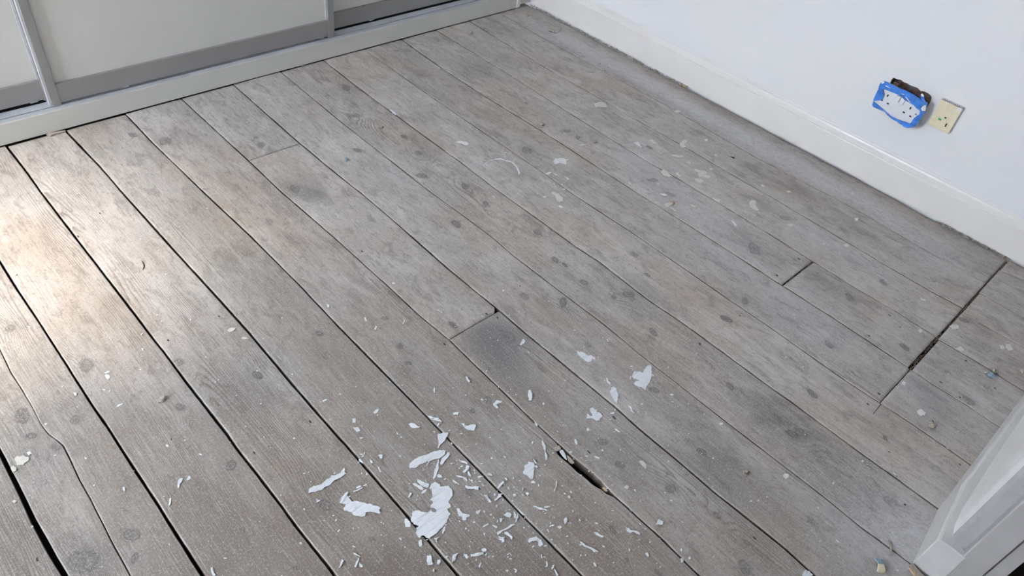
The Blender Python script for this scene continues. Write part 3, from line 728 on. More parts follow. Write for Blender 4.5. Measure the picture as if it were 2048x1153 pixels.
# cream blanking plate
bp = empty('blanking_plate', (XW, .467, .269)); tag(bp, 'small yellowed cream cover plate with a green mark beside the socket', 'cover plate')
def bpart(nm, *a, bev=0.0):
    o_ = box(nm, *a[:-1], a[-1], bevel=bev); o_.parent = bp; o_.matrix_parent_inverse = Matrix.Translation(-bp.location); return o_
bpart('plate', XW - .0125, XW - .006, .436, .5025, .2685, .3535, M['cream'], bev=.0014)
bpart('plate_base', XW - .006, XW, .4345, .5000, .2695, .3550, M['socket'])
bpart('rib_bed', XW - .0118, XW - .0002, .4370, .5015, .3532, .3542, M['rubble'])
for i in range(11):
    y = .4385 + i * .0058
    bpart('rib', XW - .0118, XW - .0002, y, y + .0030, .3535, .3562, M['white_spot'])
bpart('hole', XW - .0131, XW - .0124, .4635, .4690, .3068, .3110, M['nail'])
bpart('green_mark', XW - .0134, XW - .0124, .4735, .4830, .2955, .3005, M['green'])
bpart('slot', XW - .0131, XW - .0124, .4525, .4560, .2840, .2950, M['slot'])
bpart('paint_smear', XW - .0134, XW - .0122, .4375, .4490, .3440, .3538, M['white_spot'])

# ------------------------------------------------------------------ paint spots on the boards
def conv(pts, ox, oy, s): return [(ox + a / s, oy + b / s) for a, b in pts]
R3 = (1180, 210, 4.803); R5 = (900, 260, 6.407); R4 = (1440, 300, 4.803); RJ = (1680, 500, 3.204); BL = (0, 768, 2.994); BR = (1360, 768, 2.977); R2 = (1100, 60, 6.4); C3 = (960, 668, 2.3775); G4 = (0, 384, 3.003)
SPOTS = [
 (R2, [(545,925),(580,940),(630,920),(700,940),(735,985),(690,990),(630,985),(590,995),(570,960)], 'c'),
 (R3, [(675,650),(710,620),(745,645),(790,685),(750,692),(715,685)], 'c'), (R3, [(820,648),(850,645),(875,690),(850,690)], 'c'),
 (R3, [(995,615),(1040,625),(1110,640),(1120,660),(1105,668),(1150,685),(1155,705),(1100,700),(1050,695),(1040,660)], 'c'), (R3, [(1005,710),(1040,712),(1095,735),(1060,755),(1030,745)], 'c'),
 (R3, [(1140,620),(1165,605),(1190,628),(1160,632)], 'c'), (R3, [(770,478),(830,480),(890,490),(900,505),(830,502)], 'c'),
 (R3, [(860,380),(900,340),(940,345),(930,360),(905,375),(920,405),(895,415),(870,400)], 'c'), (R3, [(715,960),(760,938),(800,945),(790,960),(745,985)], 'c'),
 (R3, [(770,985),(800,995),(830,1025),(800,1015)], 'c'), (R3, [(670,850),(720,855),(740,875),(705,875)], 'w'), (R3, [(420,368),(460,358),(480,380),(495,410),(460,390)], 'w'),
 (R3, [(570,340),(600,335),(645,375),(610,375)], 'c'), (R3, [(925,552),(955,545),(975,560),(950,575)], 'c'), (R3, [(805,65),(850,55),(880,70),(830,78)], 'c'), (R3, [(960,950),(1000,965),(1010,985),(975,980)], 'c'),
 (R3, [(1170,895),(1200,898),(1250,920),(1235,940),(1205,920)], 'c'), (R3, [(365,760),(380,740),(395,760),(380,770)], 'c'), (R3, [(1100,330),(1130,335),(1125,352),(1105,345)], 'w'), (R3, [(1340,490),(1370,485),(1400,520),(1380,525)], 'w'),
 (R3, [(1380,765),(1400,768),(1415,795),(1395,800)], 'c'), (R3, [(1190,480),(1215,478),(1230,495),(1210,500)], 'c'), (R3, [(630,750),(660,752),(668,765),(645,765)], 'c'), (R3, [(1185,715),(1215,718),(1210,730)], 'c'),
 (R5, [(1320,400),(1345,370),(1400,362),(1480,380),(1525,378),(1520,390),(1490,400),(1495,440),(1450,440),(1400,430),(1340,440)], 'w'),
 (R5, [(1300,805),(1340,800),(1400,825),(1445,870),(1440,920),(1410,930),(1375,915),(1355,860),(1320,830)], 'c'), (R5, [(70,155),(110,145),(170,150),(235,170),(230,195),(170,190),(110,175)], 'w'),
 (R5, [(1650,195),(1690,185),(1745,188),(1740,200),(1690,210)], 'c'), (R5, [(1225,570),(1270,545),(1300,550),(1270,570)], 'w'), (R5, [(1320,560),(1350,565),(1390,590),(1360,585)], 'w'), (R5, [(1460,600),(1490,612),(1530,640),(1500,632)], 'w'),
 (R5, [(1385,985),(1420,978),(1450,1000),(1415,1002)], 'w'), (R5, [(1190,865),(1215,850),(1240,858),(1210,872)], 'w'), (R5, [(800,400),(845,372),(855,378),(815,405)], 'w'), (R5, [(680,285),(740,310),(790,300),(745,318)], 'w'),
 (R5, [(535,855),(560,850),(590,885),(570,890)], 'c'), (R5, [(1425,700),(1440,692),(1452,705),(1438,718)], 'w'), (R5, [(1445,765),(1462,752),(1475,768),(1460,778)], 'w'), (R5, [(1320,680),(1335,690),(1360,740),(1350,735)], 'w'),
 (R4, [(275,520),(300,485),(340,490),(345,515),(335,530),(350,550),(380,580),(340,585),(310,560),(285,545)], 'c'), (R4, [(1250,410),(1285,408),(1290,430),(1260,432)], 'c'), (R4, [(1290,660),(1330,658),(1320,685),(1295,680)], 'w'),
 (R4, [(640,720),(670,715),(700,725),(660,738)], 'c'), (R4, [(640,400),(680,400),(675,412),(650,412)], 'c'), (R4, [(105,680),(135,695),(165,735),(150,735),(120,700)], 'w'), (R4, [(385,340),(410,335),(430,352),(400,355)], 'c'),
 (R4, [(130,335),(160,350),(155,362)], 'c'), (R4, [(975,908),(1000,900),(1002,915)], 'c'), (R4, [(300,628),(340,625),(335,640)], 'c'), (R4, [(1180,915),(1240,912),(1240,930),(1190,930)], 'c'), (R4, [(90,60),(130,70),(145,95),(110,85)], 'w'),
 (RJ, [(700,490),(755,485),(760,505),(715,510)], 'c'), (RJ, [(1020,610),(1045,610),(1050,640),(1030,640)], 'c'), (RJ, [(1055,605),(1090,605),(1115,640),(1080,650),(1060,630)], 'c'), (RJ, [(490,1035),(505,1026),(525,1026),(546,1045),(540,1063),(515,1068),(500,1055)], 'w'),
 (RJ, [(395,848),(420,850),(415,868),(395,865)], 'w'), (RJ, [(725,630),(770,620),(795,640),(780,652),(740,640)], 'c'), (RJ, [(500,515),(525,512),(525,530),(508,532)], 'c'), (RJ, [(510,310),(545,320),(550,330),(520,325)], 'w'),
 (BL, [(88,460),(100,435),(140,430),(172,440),(170,465),(140,490),(105,492)], 'c'), (BL, [(65,505),(80,493),(100,505),(95,525),(75,533)], 'c'), (BL, [(160,415),(180,405),(192,420),(175,432)], 'w'), (BL, [(72,705),(85,697),(102,705),(90,717)], 'c'),
 (BL, [(265,245),(275,236),(287,243),(275,252)], 'c'), (BL, [(1790,958),(1800,949),(1811,957),(1800,967)], 'c'), (BL, [(185,858),(195,850),(203,858),(193,868)], 'c'),
 (BR, [(612,550),(625,537),(645,540),(645,560),(630,568)], 'w'), (BR, [(905,592),(915,585),(922,595),(912,602)], 'w'), (BR, [(1075,462),(1085,453),(1097,463),(1085,472)], 'w'), (BR, [(410,702),(425,695),(430,706)], 'c'), (BR, [(455,698),(468,692),(472,703)], 'c'),
 (BR, [(1285,1113-5),(1298,1108),(1300,1118)], 'w'), (G4, [(1365,835),(1390,818),(1415,820),(1410,835),(1380,845)], 'c'), (G4, [(1450,878),(1470,872),(1492,885),(1460,890)], 'c'),
 (C3, [(685,730),(695,720),(707,728),(700,740)], 'c'), (C3, [(755,608),(775,605),(790,625),(785,645),(770,625)], 'c'), (C3, [(505,455),(515,448),(523,458),(513,466)], 'w'), (C3, [(350,745),(362,700),(366,702),(356,752)], 'c'),
]
def refine(pts, n=2, amp=0.12, seed=1):
    r = random.Random(seed); pts = [tuple(p) for p in pts]
    for _ in range(n):
        out = []
        for i in range(len(pts)):
            a, b = pts[i], pts[(i + 1) % len(pts)]; L = math.hypot(b[0] - a[0], b[1] - a[1])
            out.append(a)
            if L > 3.0:
                k = r.uniform(-amp, amp) * L
                out.append(((a[0] + b[0]) / 2 - (b[1] - a[1]) / L * k, (a[1] + b[1]) / 2 + (b[0] - a[0]) / L * k))
        pts = out; amp *= 0.8
    return pts
def spot(px, mat, seed):
    w = [fl(*p) for p in refine(px, 2, 0.16, seed)]
    c = np.mean(w, 0); b = board_at(c[0], c[1])
    o_ = prism('paint_spot', [(p[0], p[1]) for p in w], [], lambda a, b_, h: (a, b_, h), .0009, mat, b, zf=lambda i, p: 0.0004)
    o_.location = o_.location - (b.location + FL) + Vector((0, 0, -.0002)) if False else Vector(o_.location) - Vector(b.location) - FL
    return o_
for i, (fr, pts, k) in enumerate(SPOTS):
    spot(conv(pts, *fr), M['cream_spot'] if k == 'c' else M['white_spot'], i)
arc = [(430,462),(470,420),(530,390),(600,379),(690,384),(760,405),(820,438),(858,482),(878,530),(888,572)]
al, ar = [], []
for i, (a, b) in enumerate(arc):
    p, q = arc[max(0, i - 1)], arc[min(len(arc) - 1, i + 1)]; L = math.hypot(q[0] - p[0], q[1] - p[1]); nx_, ny_ = -(q[1] - p[1]) / L, (q[0] - p[0]) / L
    w_ = 3.5 + 5.5 * i / len(arc); al.append((a + nx_ * w_, b + ny_ * w_)); ar.append((a - nx_ * w_, b - ny_ * w_))
spot(conv(al + ar[::-1], *R5), M['white_spot'], 99)

# nail heads and slots
NAILS = [(1178,905,8),(1073,255,0),(1160,905,0),(1228,836,8),(957,977,8),(848,880,0),(700,512,0),(724,503,5),(889,689,6),(973,628,5),(995,636,5),(1598,518,6),(1554,551,6),(1738,672,7),(1779,631,7),(1758,788,6),(1736,809,6),(1778,905,4),
 (1882,765,6),(1932,722,5),(1920,795,5),(1990,777,5),(1866,843,5),(1509,1077,6),(1480,632,5),(1400,688,5),(200,427,5),(156,473,5),(74,1120,6),(343,880,4),(620,844,5),(336,681,4),(1040,573,4),(508,906,4),(292,690,0),(438,633,4),(1200,127,4),(1210,141,4),(1293,142,4),
 (1800,655,5),(1920,930,5),(1943,936,4),(1810,1010,4),(1710,1060,0)]
for i, (u, v, L) in enumerate(NAILS):
    if L == 0: continue
    p = fl(u, v); b = board_at(p[0], p[1])
    bm = bmesh.new(); l = L * 0.0011
    box_bm(bm, -.0011, .0011, -l / 2, l / 2, -.004, .0006)
    me = bpy.data.meshes.new('nail'); bm.to_mesh(me); bm.free()
    o_ = link('nail', me, M['nail'], b, Vector(p) - Vector(b.location) - FL); o_.rotation_euler.z = random.uniform(-.15, .15)

# the saw cut that overruns the butt joint
p0, p1 = fl(1746, 829), fl(1762, 809); b = board_at(*((p0 + p1) / 2)[:2]); cm = (p0 + p1) / 2
o_ = prism('saw_cut', [(p0[0], p0[1] - .0006), (p1[0], p1[1] - .0010), (p1[0], p1[1] + .0010), (p0[0], p0[1] + .0006)], [], lambda a, b_, h: (a, b_, h - .003), .0036, M['nail'], b)
o_.location = Vector(o_.location) - Vector(b.location) - FL
w = [fl(*p) for p in conv([(266,325),(275,333),(284,346),(287,360),(282,376),(272,387),(279,365),(277,348),(270,336)], 200, 420, 3.2)]
b = board_at(*np.mean(w, 0)[:2])
o_ = prism('crack', [(p[0], p[1]) for p in w], [], lambda a, b_, h: (a, b_, h - .003), .0037, M['nail'], b)
o_.location = Vector(o_.location) - Vector(b.location) - FL
# ------------------------------------------------------------------ paint flakes
F6 = (800, 860, 3.935); F7 = (600, 900, 4.555); F8 = (940, 940, 5.413); R7 = (1000, 840, 3.683); R6 = (1120, 660, 5.764); F2 = (600, 768, 2.995); G5 = (680, 384, 3.003)
FLAKES = [
 (F6, [(250,425),(275,415),(312,432),(315,450),(290,452),(330,452),(382,445),(405,470),(413,520),(395,550),(380,575),(395,590),(402,612),(385,622),(372,628),(382,655),(398,665),(380,700),(370,735),(335,775),(300,805),(265,835),(230,862),(205,855),(190,838),(170,835),(155,855),(140,845),(125,815),(128,780),(148,757),(110,750),(88,728),(86,700),(97,650),(120,642),(175,650),(215,658),(245,632),(258,652),(288,655),(285,632),(265,620),(243,618),(240,600),(255,585),(258,570),(245,558),(232,568),(240,548),(255,530),(250,500),(250,470),(232,465),(240,445)], 'largest white paint flake on the boards, shaped like a boot'),
 (F6, [(360,165),(340,165),(290,172),(240,185),(190,205),(150,215),(110,240),(80,265),(72,290),(75,308),(100,305),(130,300),(160,275),(195,262),(225,255),(205,290),(198,298),(235,250),(280,235),(330,215),(355,190)], 'long curved white paint flake just above the boot-shaped flake'),
 (F6, [(298,35),(340,25),(380,25),(360,70),(335,110),(300,150),(295,145),(305,110),(297,70)], 'triangular white paint flake curled over the edge of a gap'),
 (F6, [(370,183),(390,185),(392,200),(365,235),(335,280),(318,280),(320,255),(345,215)], 'short broad white strip touching the tip of the long curved flake'),
 (F6, [(300,232),(305,240),(303,270),(290,340),(280,380),(263,393),(265,360),(270,320),(285,280)], 'thin tapering white sliver below the long curved flake'),
 (F6, [(290,360),(305,352),(325,360),(335,380),(315,383),(290,378)], 'half-moon white chip beside the foot of the thin tapering sliver'),
 (F6, [(110,420),(130,428),(160,445),(185,465),(180,478),(150,470),(115,445),(100,432)], 'lower of two short parallel white strips above the boot-shaped flake'),
 (F6, [(135,395),(160,402),(175,412),(215,425),(230,435),(222,458),(190,455),(160,435),(140,418)], 'upper of two short parallel white strips above the boot-shaped flake'),
 (F6, [(38,705),(60,708),(78,725),(80,770),(50,772),(38,740)], 'white chip left of the toe of the boot-shaped flake'),
 (F6, [(152,872),(170,870),(173,900),(170,925),(152,925)], 'small upright white chip under the boot-shaped flake'),
 (F6, [(210,995),(245,995),(250,1030),(260,1060),(245,1068),(218,1072),(210,1040)], 'squarish white flake near the bottom edge, below the boot-shaped flake'),
 (F6, [(293,1030),(315,1025),(320,1045),(308,1065),(292,1062)], 'small square white chip right of the squarish bottom flake'),
 (F6, [(445,625),(465,622),(490,660),(520,672),(547,672),(547,682),(525,685),(518,720),(490,710),(490,690),(462,685),(455,660)], 'forked white paint flake right of the boot-shaped flake'),
 (F6, [(512,445),(540,450),(590,448),(620,450),(618,475),(580,468),(520,465)], 'straight white strip lying just above a dark knot'),
 (F6, [(520,285),(547,293),(540,315),(510,345),(493,340),(495,330),(515,315)], None), (F6, [(460,235),(490,248),(530,268),(528,278),(500,265),(465,245)], None),
 (F6, [(440,362),(480,370),(520,378),(530,400),(525,412),(512,398),(490,382),(445,370)], None), (F6, [(412,395),(440,410),(467,430),(462,438),(435,425),(415,408)], None),
 (F6, [(530,330),(545,335),(558,365),(555,372),(540,362)], None), (F6, [(660,515),(685,515),(700,545),(718,570),(712,580),(695,565),(680,535)], None),
 (F6, [(555,985),(600,975),(655,965),(657,985),(630,995),(600,1000),(570,1000),(555,1012)], 'broad white strip near the bottom edge with a small chip at its tip'),
 (F6, [(640,945),(670,935),(682,950),(672,962),(650,962)], 'small chip at the tip of the broad bottom strip'),
 (F6, [(470,975),(450,985),(440,1000),(430,1035),(405,1060),(410,1030),(420,985),(445,980)], 'bent white sliver ending on a gap near the bottom edge'),
 (F6, [(500,980),(525,985),(540,1005),(530,1020),(515,1010)], None), (F6, [(635,1045),(640,1055),(630,1085),(618,1088),(622,1065)], None), (F6, [(650,765),(690,742),(700,742),(690,755),(665,770)], None),
 (F6, [(65,530),(75,505),(92,498),(90,515),(75,540)], None), (F6, [(345,770),(357,765),(355,795),(340,825),(330,820)], None), (F6, [(168,498),(205,473),(213,478),(175,508)], None), (F6, [(265,860),(300,850),(312,852),(285,875)], None),
 (F6, [(688,345),(705,343),(728,360),(715,366),(692,360)], None), (F6, [(608,375),(640,365),(645,372),(615,384)], None), (F6, [(552,402),(565,396),(575,404),(562,413)], None), (F6, [(735,755),(765,765),(762,776),(740,768)], None),
 (F6, [(595,648),(630,635),(632,642),(605,670),(600,660)], None),
 (F7, [(78,390),(88,355),(125,338),(165,328),(220,298),(260,268),(285,248),(280,235),(320,235),(350,225),(385,190),(405,170),(410,190),(405,212),(422,218),(390,245),(340,275),(290,305),(240,340),(200,372),(165,375),(120,390),(80,403)], 'long straight white strip with cracked end, leftmost of the large flakes'),
 (F7, [(352,485),(375,440),(410,400),(430,385),(443,395),(430,425),(400,455),(378,495)], 'short white strip between the leftmost strip and the fish-shaped flake'),
 (F7, [(440,475),(490,475),(540,478),(580,485),(640,498),(690,515),(725,525),(735,540),(720,550),(733,585),(700,580),(650,572),(600,575),(590,608),(560,617),(520,608),(485,598),(455,572),(400,560),(395,540),(410,525),(430,490)], 'fish-shaped white paint flake with two small holes'),
 (F7, [(485,380),(520,368),(560,350),(572,342),(565,360),(530,378),(485,390)], None), (F7, [(510,350),(540,332),(558,332),(550,345),(520,357)], None), (F7, [(535,92),(548,90),(575,120),(570,132),(545,112)], None),
 (F7, [(633,92),(650,98),(663,118),(655,128),(638,112)], None), (F7, [(708,160),(718,160),(742,205),(735,212),(720,192)], None), (F7, [(708,55),(755,50),(752,68),(745,85),(728,82),(725,68)], None),
 (F7, [(483,945),(500,945),(552,975),(545,980),(510,965)], None), (F7, [(535,990),(538,1005),(510,1075),(495,1070),(505,1050),(525,1010)], None), (F7, [(383,998),(398,1015),(365,1080),(350,1085),(365,1050),(375,1020)], None),
 (F7, [(538,1030),(550,1045),(572,1060),(568,1075),(545,1072),(540,1055)], None), (F7, [(540,42),(560,40),(578,48),(560,53)], None), (F7, [(560,68),(580,55),(586,60),(570,72)], None), (F7, [(575,328),(605,320),(608,326),(582,336)], None),
 (F7, [(145,450),(160,462),(182,468),(165,478),(150,490),(155,470)], None), (F7, [(605,215),(618,218),(614,236),(604,232)], None), (F7, [(556,215),(568,212),(566,224),(557,226)], None),
 (F8, [(365,490),(395,470),(440,475),(448,495),(430,528),(405,518),(375,502)], 'leaf-shaped white chip beside two crossed slivers'), (F8, [(470,462),(485,462),(498,525),(485,535),(475,505)], 'left sliver of the crossed white pair by the gap'),
 (F8, [(512,475),(522,480),(522,520),(498,572),(488,570),(505,510)], 'right sliver of the crossed white pair by the gap'), (F8, [(290,690),(350,660),(420,615),(475,590),(488,608),(440,630),(380,660),(330,695),(300,712)], 'long straight white sliver leaning up to the right'),
 (F8, [(365,675),(395,675),(430,705),(462,735),(455,760),(430,730),(375,700)], 'short white strip branching under the long leaning sliver'), (F8, [(305,730),(340,735),(375,728),(378,740),(365,755),(370,785),(350,795),(330,760)], 'small triangular white chip under the long leaning sliver'),
 (F8, [(625,775),(645,745),(700,735),(715,722),(735,745),(770,765),(790,825),(760,842),(735,825),(740,790),(720,775),(670,778),(640,795)], 'hook-shaped white paint flake left of the gap near the bottom'),
 (F8, [(150,280),(185,275),(200,310),(228,345),(225,362),(205,358),(185,320)], None), (F8, [(262,330),(300,290),(340,285),(335,300),(295,330),(268,342)], None), (F8, [(290,205),(330,150),(360,128),(370,145),(340,180),(305,210)], 'straight white sliver with one end over a gap'),
 (F8, [(685,395),(720,400),(780,425),(835,440),(830,453),(780,440),(730,425),(688,408)], 'thin straight white sliver pointing at a smaller curved one'), (F8, [(800,405),(830,398),(865,400),(860,412),(830,420),(805,418)], 'small curved white sliver at the end of the thin straight one'),
 (F8, [(910,1080),(925,1095),(955,1150),(940,1155),(920,1110)], None), (F8, [(895,1040),(912,1035),(905,1070),(885,1087),(880,1075)], None), (F8, [(140,620),(165,600),(205,588),(190,605),(160,620),(145,630)], None),
 (F8, [(320,530),(345,528),(345,560),(335,575),(322,570)], None), (F8, [(1025,530),(1048,530),(1045,570),(1030,592),(1020,585)], None), (F8, [(945,620),(985,612),(992,628),(970,642),(950,632)], None), (F8, [(460,275),(490,265),(500,285),(480,300)], None),
 (F8, [(472,395),(505,412),(555,455),(580,490),(572,500),(540,465),(505,425)], 'white sliver lying along the gap'), (F8, [(188,45),(220,42),(242,70),(225,68),(195,62)], None), (F8, [(80,88),(110,72),(130,75),(100,92)], None), (F8, [(240,605),(270,610),(297,625),(285,635),(255,622)], None),
 (F8, [(60,460),(75,452),(80,460),(66,468)], None), (F8, [(70,485),(105,440),(112,446),(85,485)], None), (F8, [(375,92),(390,92),(402,115),(392,122)], None), (F8, [(600,260),(625,248),(638,265),(620,285)], None), (F8, [(660,145),(680,125),(705,140),(695,152),(668,152)], None),
 (F8, [(855,622),(890,602),(918,602),(900,615),(865,627)], None), (F8, [(830,650),(842,648),(855,678),(845,682)], None), (F8, [(420,905),(432,905),(453,932),(443,938)], None), (F8, [(420,968),(440,965),(458,970),(440,978)], None), (F8, [(770,920),(778,922),(785,962),(778,966)], None),
 (F8, [(825,998),(832,1000),(838,1052),(830,1056)], None), (F8, [(472,1075),(485,1075),(510,1092),(495,1096)], None), (F8, [(668,845),(685,825),(698,832),(680,848)], None), (F8, [(255,265),(268,258),(278,280),(265,288)], None), (F8, [(300,275),(355,265),(350,272),(312,285)], None),
 (F8, [(415,430),(432,432),(437,445),(422,440)], None), (F8, [(1058,290),(1083,292),(1083,312),(1068,306)], None),
 (R7, [(205,312),(245,318),(252,345),(248,375),(245,435),(225,440),(205,420),(170,403),(168,385),(180,365),(178,345),(210,330)], 'rounded ragged white flake left of the dark hole between boards'),
 (R7, [(310,145),(318,165),(335,200),(348,265),(348,295),(338,303),(332,285),(328,230),(318,200)], 'upright pointed white sliver between the ragged flake and the hole'),
 (R7, [(930,805),(950,800),(965,818),(1000,822),(1033,840),(1030,853),(1000,843),(975,830),(950,835),(932,825)], 'white flake with a knobbed end below the dark hole'), (R7, [(590,900),(610,910),(660,940),(720,970),(722,980),(690,978),(665,955),(615,935),(600,920)], 'long white sliver slanting down near the bottom edge'),
 (R7, [(690,835),(720,835),(745,855),(762,860),(758,870),(735,865),(705,850)], 'white sliver between a knot and the flake with a knobbed end'), (R7, [(470,735),(485,722),(495,740),(492,755),(480,773),(472,760)], None), (R7, [(228,462),(245,452),(260,465),(255,472),(230,472)], None), (R7, [(250,12),(262,20),(278,45),(270,52),(255,38)], None),
 (R7, [(548,145),(560,150),(570,170),(563,187),(550,172)], None), (R7, [(690,270),(705,272),(733,285),(728,292),(705,285)], None), (R7, [(1070,985),(1085,985),(1100,1005),(1090,1015)], None), (R7, [(688,1055),(700,1060),(713,1085),(705,1088)], None), (R7, [(253,340),(270,338),(280,350),(268,360),(255,352)], None),
 (R7, [(243,295),(262,312),(272,328),(258,322)], None), (R7, [(498,565),(510,562),(520,580),(508,582)], None), (R7, [(842,68),(860,75),(886,92),(878,96),(855,85)], None), (R7, [(700,0),(735,0),(728,10),(708,8)], None), (R7, [(422,792),(440,785),(452,795),(438,808)], None), (R7, [(497,760),(525,762),(522,768)], None),
 (R6, [(195,248),(215,262),(240,258),(270,265),(295,290),(330,305),(360,298),(400,320),(412,345),(380,345),(365,340),(360,368),(330,375),(295,365),(255,335),(220,300),(198,280)], 'ragged white flake at the upper left of the heart-shaped flake'),
 (R6, [(850,485),(890,490),(925,488),(955,500),(970,460),(1000,425),(1045,415),(1055,440),(1055,510),(1040,580),(1010,640),(985,700),(965,685),(940,665),(900,660),(870,645),(850,625),(870,600),(915,595),(890,580),(850,570),(830,545),(840,510)], 'heart-shaped white paint flake, highest of the large flakes on the right'),
 (R6, [(590,665),(615,660),(640,675),(650,710),(672,760),(665,810),(655,852),(620,825),(595,780),(580,735),(570,715),(590,700)], 'leaf-shaped white flake left of the heart-shaped flake'), (R6, [(530,555),(545,560),(580,620),(582,645),(565,630),(535,585)], 'thin greyish sliver at the tip of the leaf-shaped flake'),
 (R6, [(345,915),(375,900),(400,925),(430,960),(460,965),(490,1000),(465,1020),(455,1055),(420,1055),(385,1035),(350,1025),(303,1022),(310,970),(330,985),(350,1005),(375,1000),(365,970),(345,940)], 'white flake with two prongs below the leaf-shaped flake'),
 (R6, [(575,965),(600,958),(628,960),(625,968),(585,980)], None), (R6, [(785,875),(805,885),(830,930),(860,960),(845,965),(815,940),(785,895)], 'creamy narrow strip right of the leaf-shaped flake'), (R6, [(1268,745),(1305,750),(1305,762),(1280,768)], None), (R6, [(808,425),(830,420),(842,432),(820,435)], None),
 (R6, [(808,540),(825,535),(820,555),(805,580),(798,575)], None), (R6, [(930,855),(945,855),(960,868),(945,872)], None), (R6, [(538,115),(550,112),(562,140),(552,140)], None), (R6, [(1058,520),(1072,515),(1080,535),(1066,542)], None),
 (F2, [(765,195),(785,198),(830,210),(850,230),(830,228),(785,215)], 'slim white flake beside the gap above the triangular flake'), (F2, [(650,245),(685,240),(705,255),(725,262),(690,270),(660,258)], 'small leaf-shaped white flake left of the gap above the triangular flake'),
 (F2, [(965,238),(985,240),(985,252),(1005,255),(1052,248),(1048,270),(1040,285),(1000,278),(980,262)], 'white flake with a raised corner right of the triangular flake'), (C3, [(62,335),(80,318),(105,322),(100,333),(78,338),(88,355),(80,358),(65,345)], 'curled white flake on the board above the flake with a raised corner'),
 (F2, [(313,212),(332,210),(332,235),(315,235)], None), (F2, [(440,175),(465,152),(473,158),(450,182)], None), (F2, [(915,178),(950,172),(945,188),(918,190)], None), (F2, [(355,325),(375,322),(380,328),(362,335)], None), (F2, [(800,28),(808,30),(808,55),(803,55)], None),
 (F2, [(135,102),(160,96),(160,103),(142,109)], None), (F2, [(318,265),(350,262),(362,285),(340,292),(328,280)], None), (F2, [(577,293),(590,305),(582,307)], None), (F2, [(820,255),(832,235),(836,240),(826,258)], None),
 (BL, [(1062,610),(1078,570),(1097,567),(1090,590),(1072,628),(1063,625)], 'larger of two white chips side by side on the lower left boards'), (BL, [(1118,575),(1128,557),(1143,560),(1140,572),(1125,582)], 'smaller of two white chips side by side on the lower left boards'),
 (BL, [(1010,735),(1015,690),(1027,688),(1025,705),(1015,733)], None), (BL, [(690,148),(710,128),(738,118),(735,128),(710,140)], 'narrow white sliver alone on the left boards'), (BL, [(1262,1105),(1275,1098),(1292,1150),(1275,1153)], None), (BL, [(440,58),(455,55),(462,70),(450,76)], None),
 (BL, [(992,368),(1005,366),(1013,376),(1003,383)], None), (BL, [(735,625),(745,622),(752,640),(745,648)], None), (BL, [(648,46),(658,40),(664,46),(654,54)], None), (BL, [(1930,105),(1950,95),(1960,97),(1940,110)], None),
 (G4, [(630,1105),(655,1102),(662,1118),(650,1130)], None), (G4, [(625,1090),(645,1078),(665,1078),(640,1095)], None), (G4, [(845,860),(855,848),(862,850),(852,865)], None), (G4, [(1960,680),(1975,678),(1980,695),(1968,700)], None), (G4, [(80,500),(95,495),(103,498),(88,507)], None), (G4, [(850,945),(862,942),(860,958)], None),
 (G5, [(580,712),(590,710),(613,728),(612,733)], None), (G5, [(143,758),(155,756),(163,775),(155,782)], None), (G5, [(375,795),(388,768),(390,772),(380,796)], None), (G5, [(205,825),(215,808),(225,812),(215,832)], None), (G5, [(1085,912),(1100,885),(1112,895),(1108,912),(1090,925),(1080,925)], 'small ragged white flake on the blue-grey end of a board'),
 (G5, [(310,550),(320,547),(332,552),(318,558)], None), (G5, [(975,590),(985,592),(983,605)], None), (G5, [(755,1115),(765,1113),(782,1140),(775,1148)], None), (G5, [(1125,958),(1142,970),(1135,972)], None),
 (BR, [(232,237),(255,236),(252,247),(240,250)], None), (BR, [(735,1120),(770,1118),(790,1140),(780,1150),(726,1146)], 'white flake at the bottom edge beside the gap, nearest the door frame'), (BR, [(48,1040),(58,1030),(64,1045),(52,1050)], None), (BR, [(0,1045),(12,1042),(20,1062),(5,1070)], None),
 (C3, [(230,270),(240,268),(248,290),(245,318),(232,318)], 'upright white chip right of the blue-grey board end'), (C3, [(838,905),(850,883),(870,895),(868,910),(850,908),(835,912)], 'lone rounded white flake on the board right of the dark hole'), (C3, [(298,330),(306,328),(306,340),(298,340)], None), (C3, [(785,1045),(795,1042),(805,1058),(797,1062)], None),
 ((600, 60, 3.2), [(572,516),(580,511),(598,522),(616,540),(610,549),(590,532)], 'thin white chip stuck in a gap on the far boards'),
 (C3, [(900,290),(915,287),(922,293),(908,297)], None), (C3, [(538,1090),(545,1090),(556,1108),(548,1110)], None),
]
ORD = 'first second third fourth fifth sixth seventh eighth ninth tenth eleventh twelfth thirteenth fourteenth fifteenth sixteenth seventeenth eighteenth nineteenth twentieth'.split()
SMALL = {}
def rot_noise(seed): 
    r = random.Random(seed); return [r.random() for _ in range(64)]
flake_hi = {0: 0.0030, 2: 0.0075}
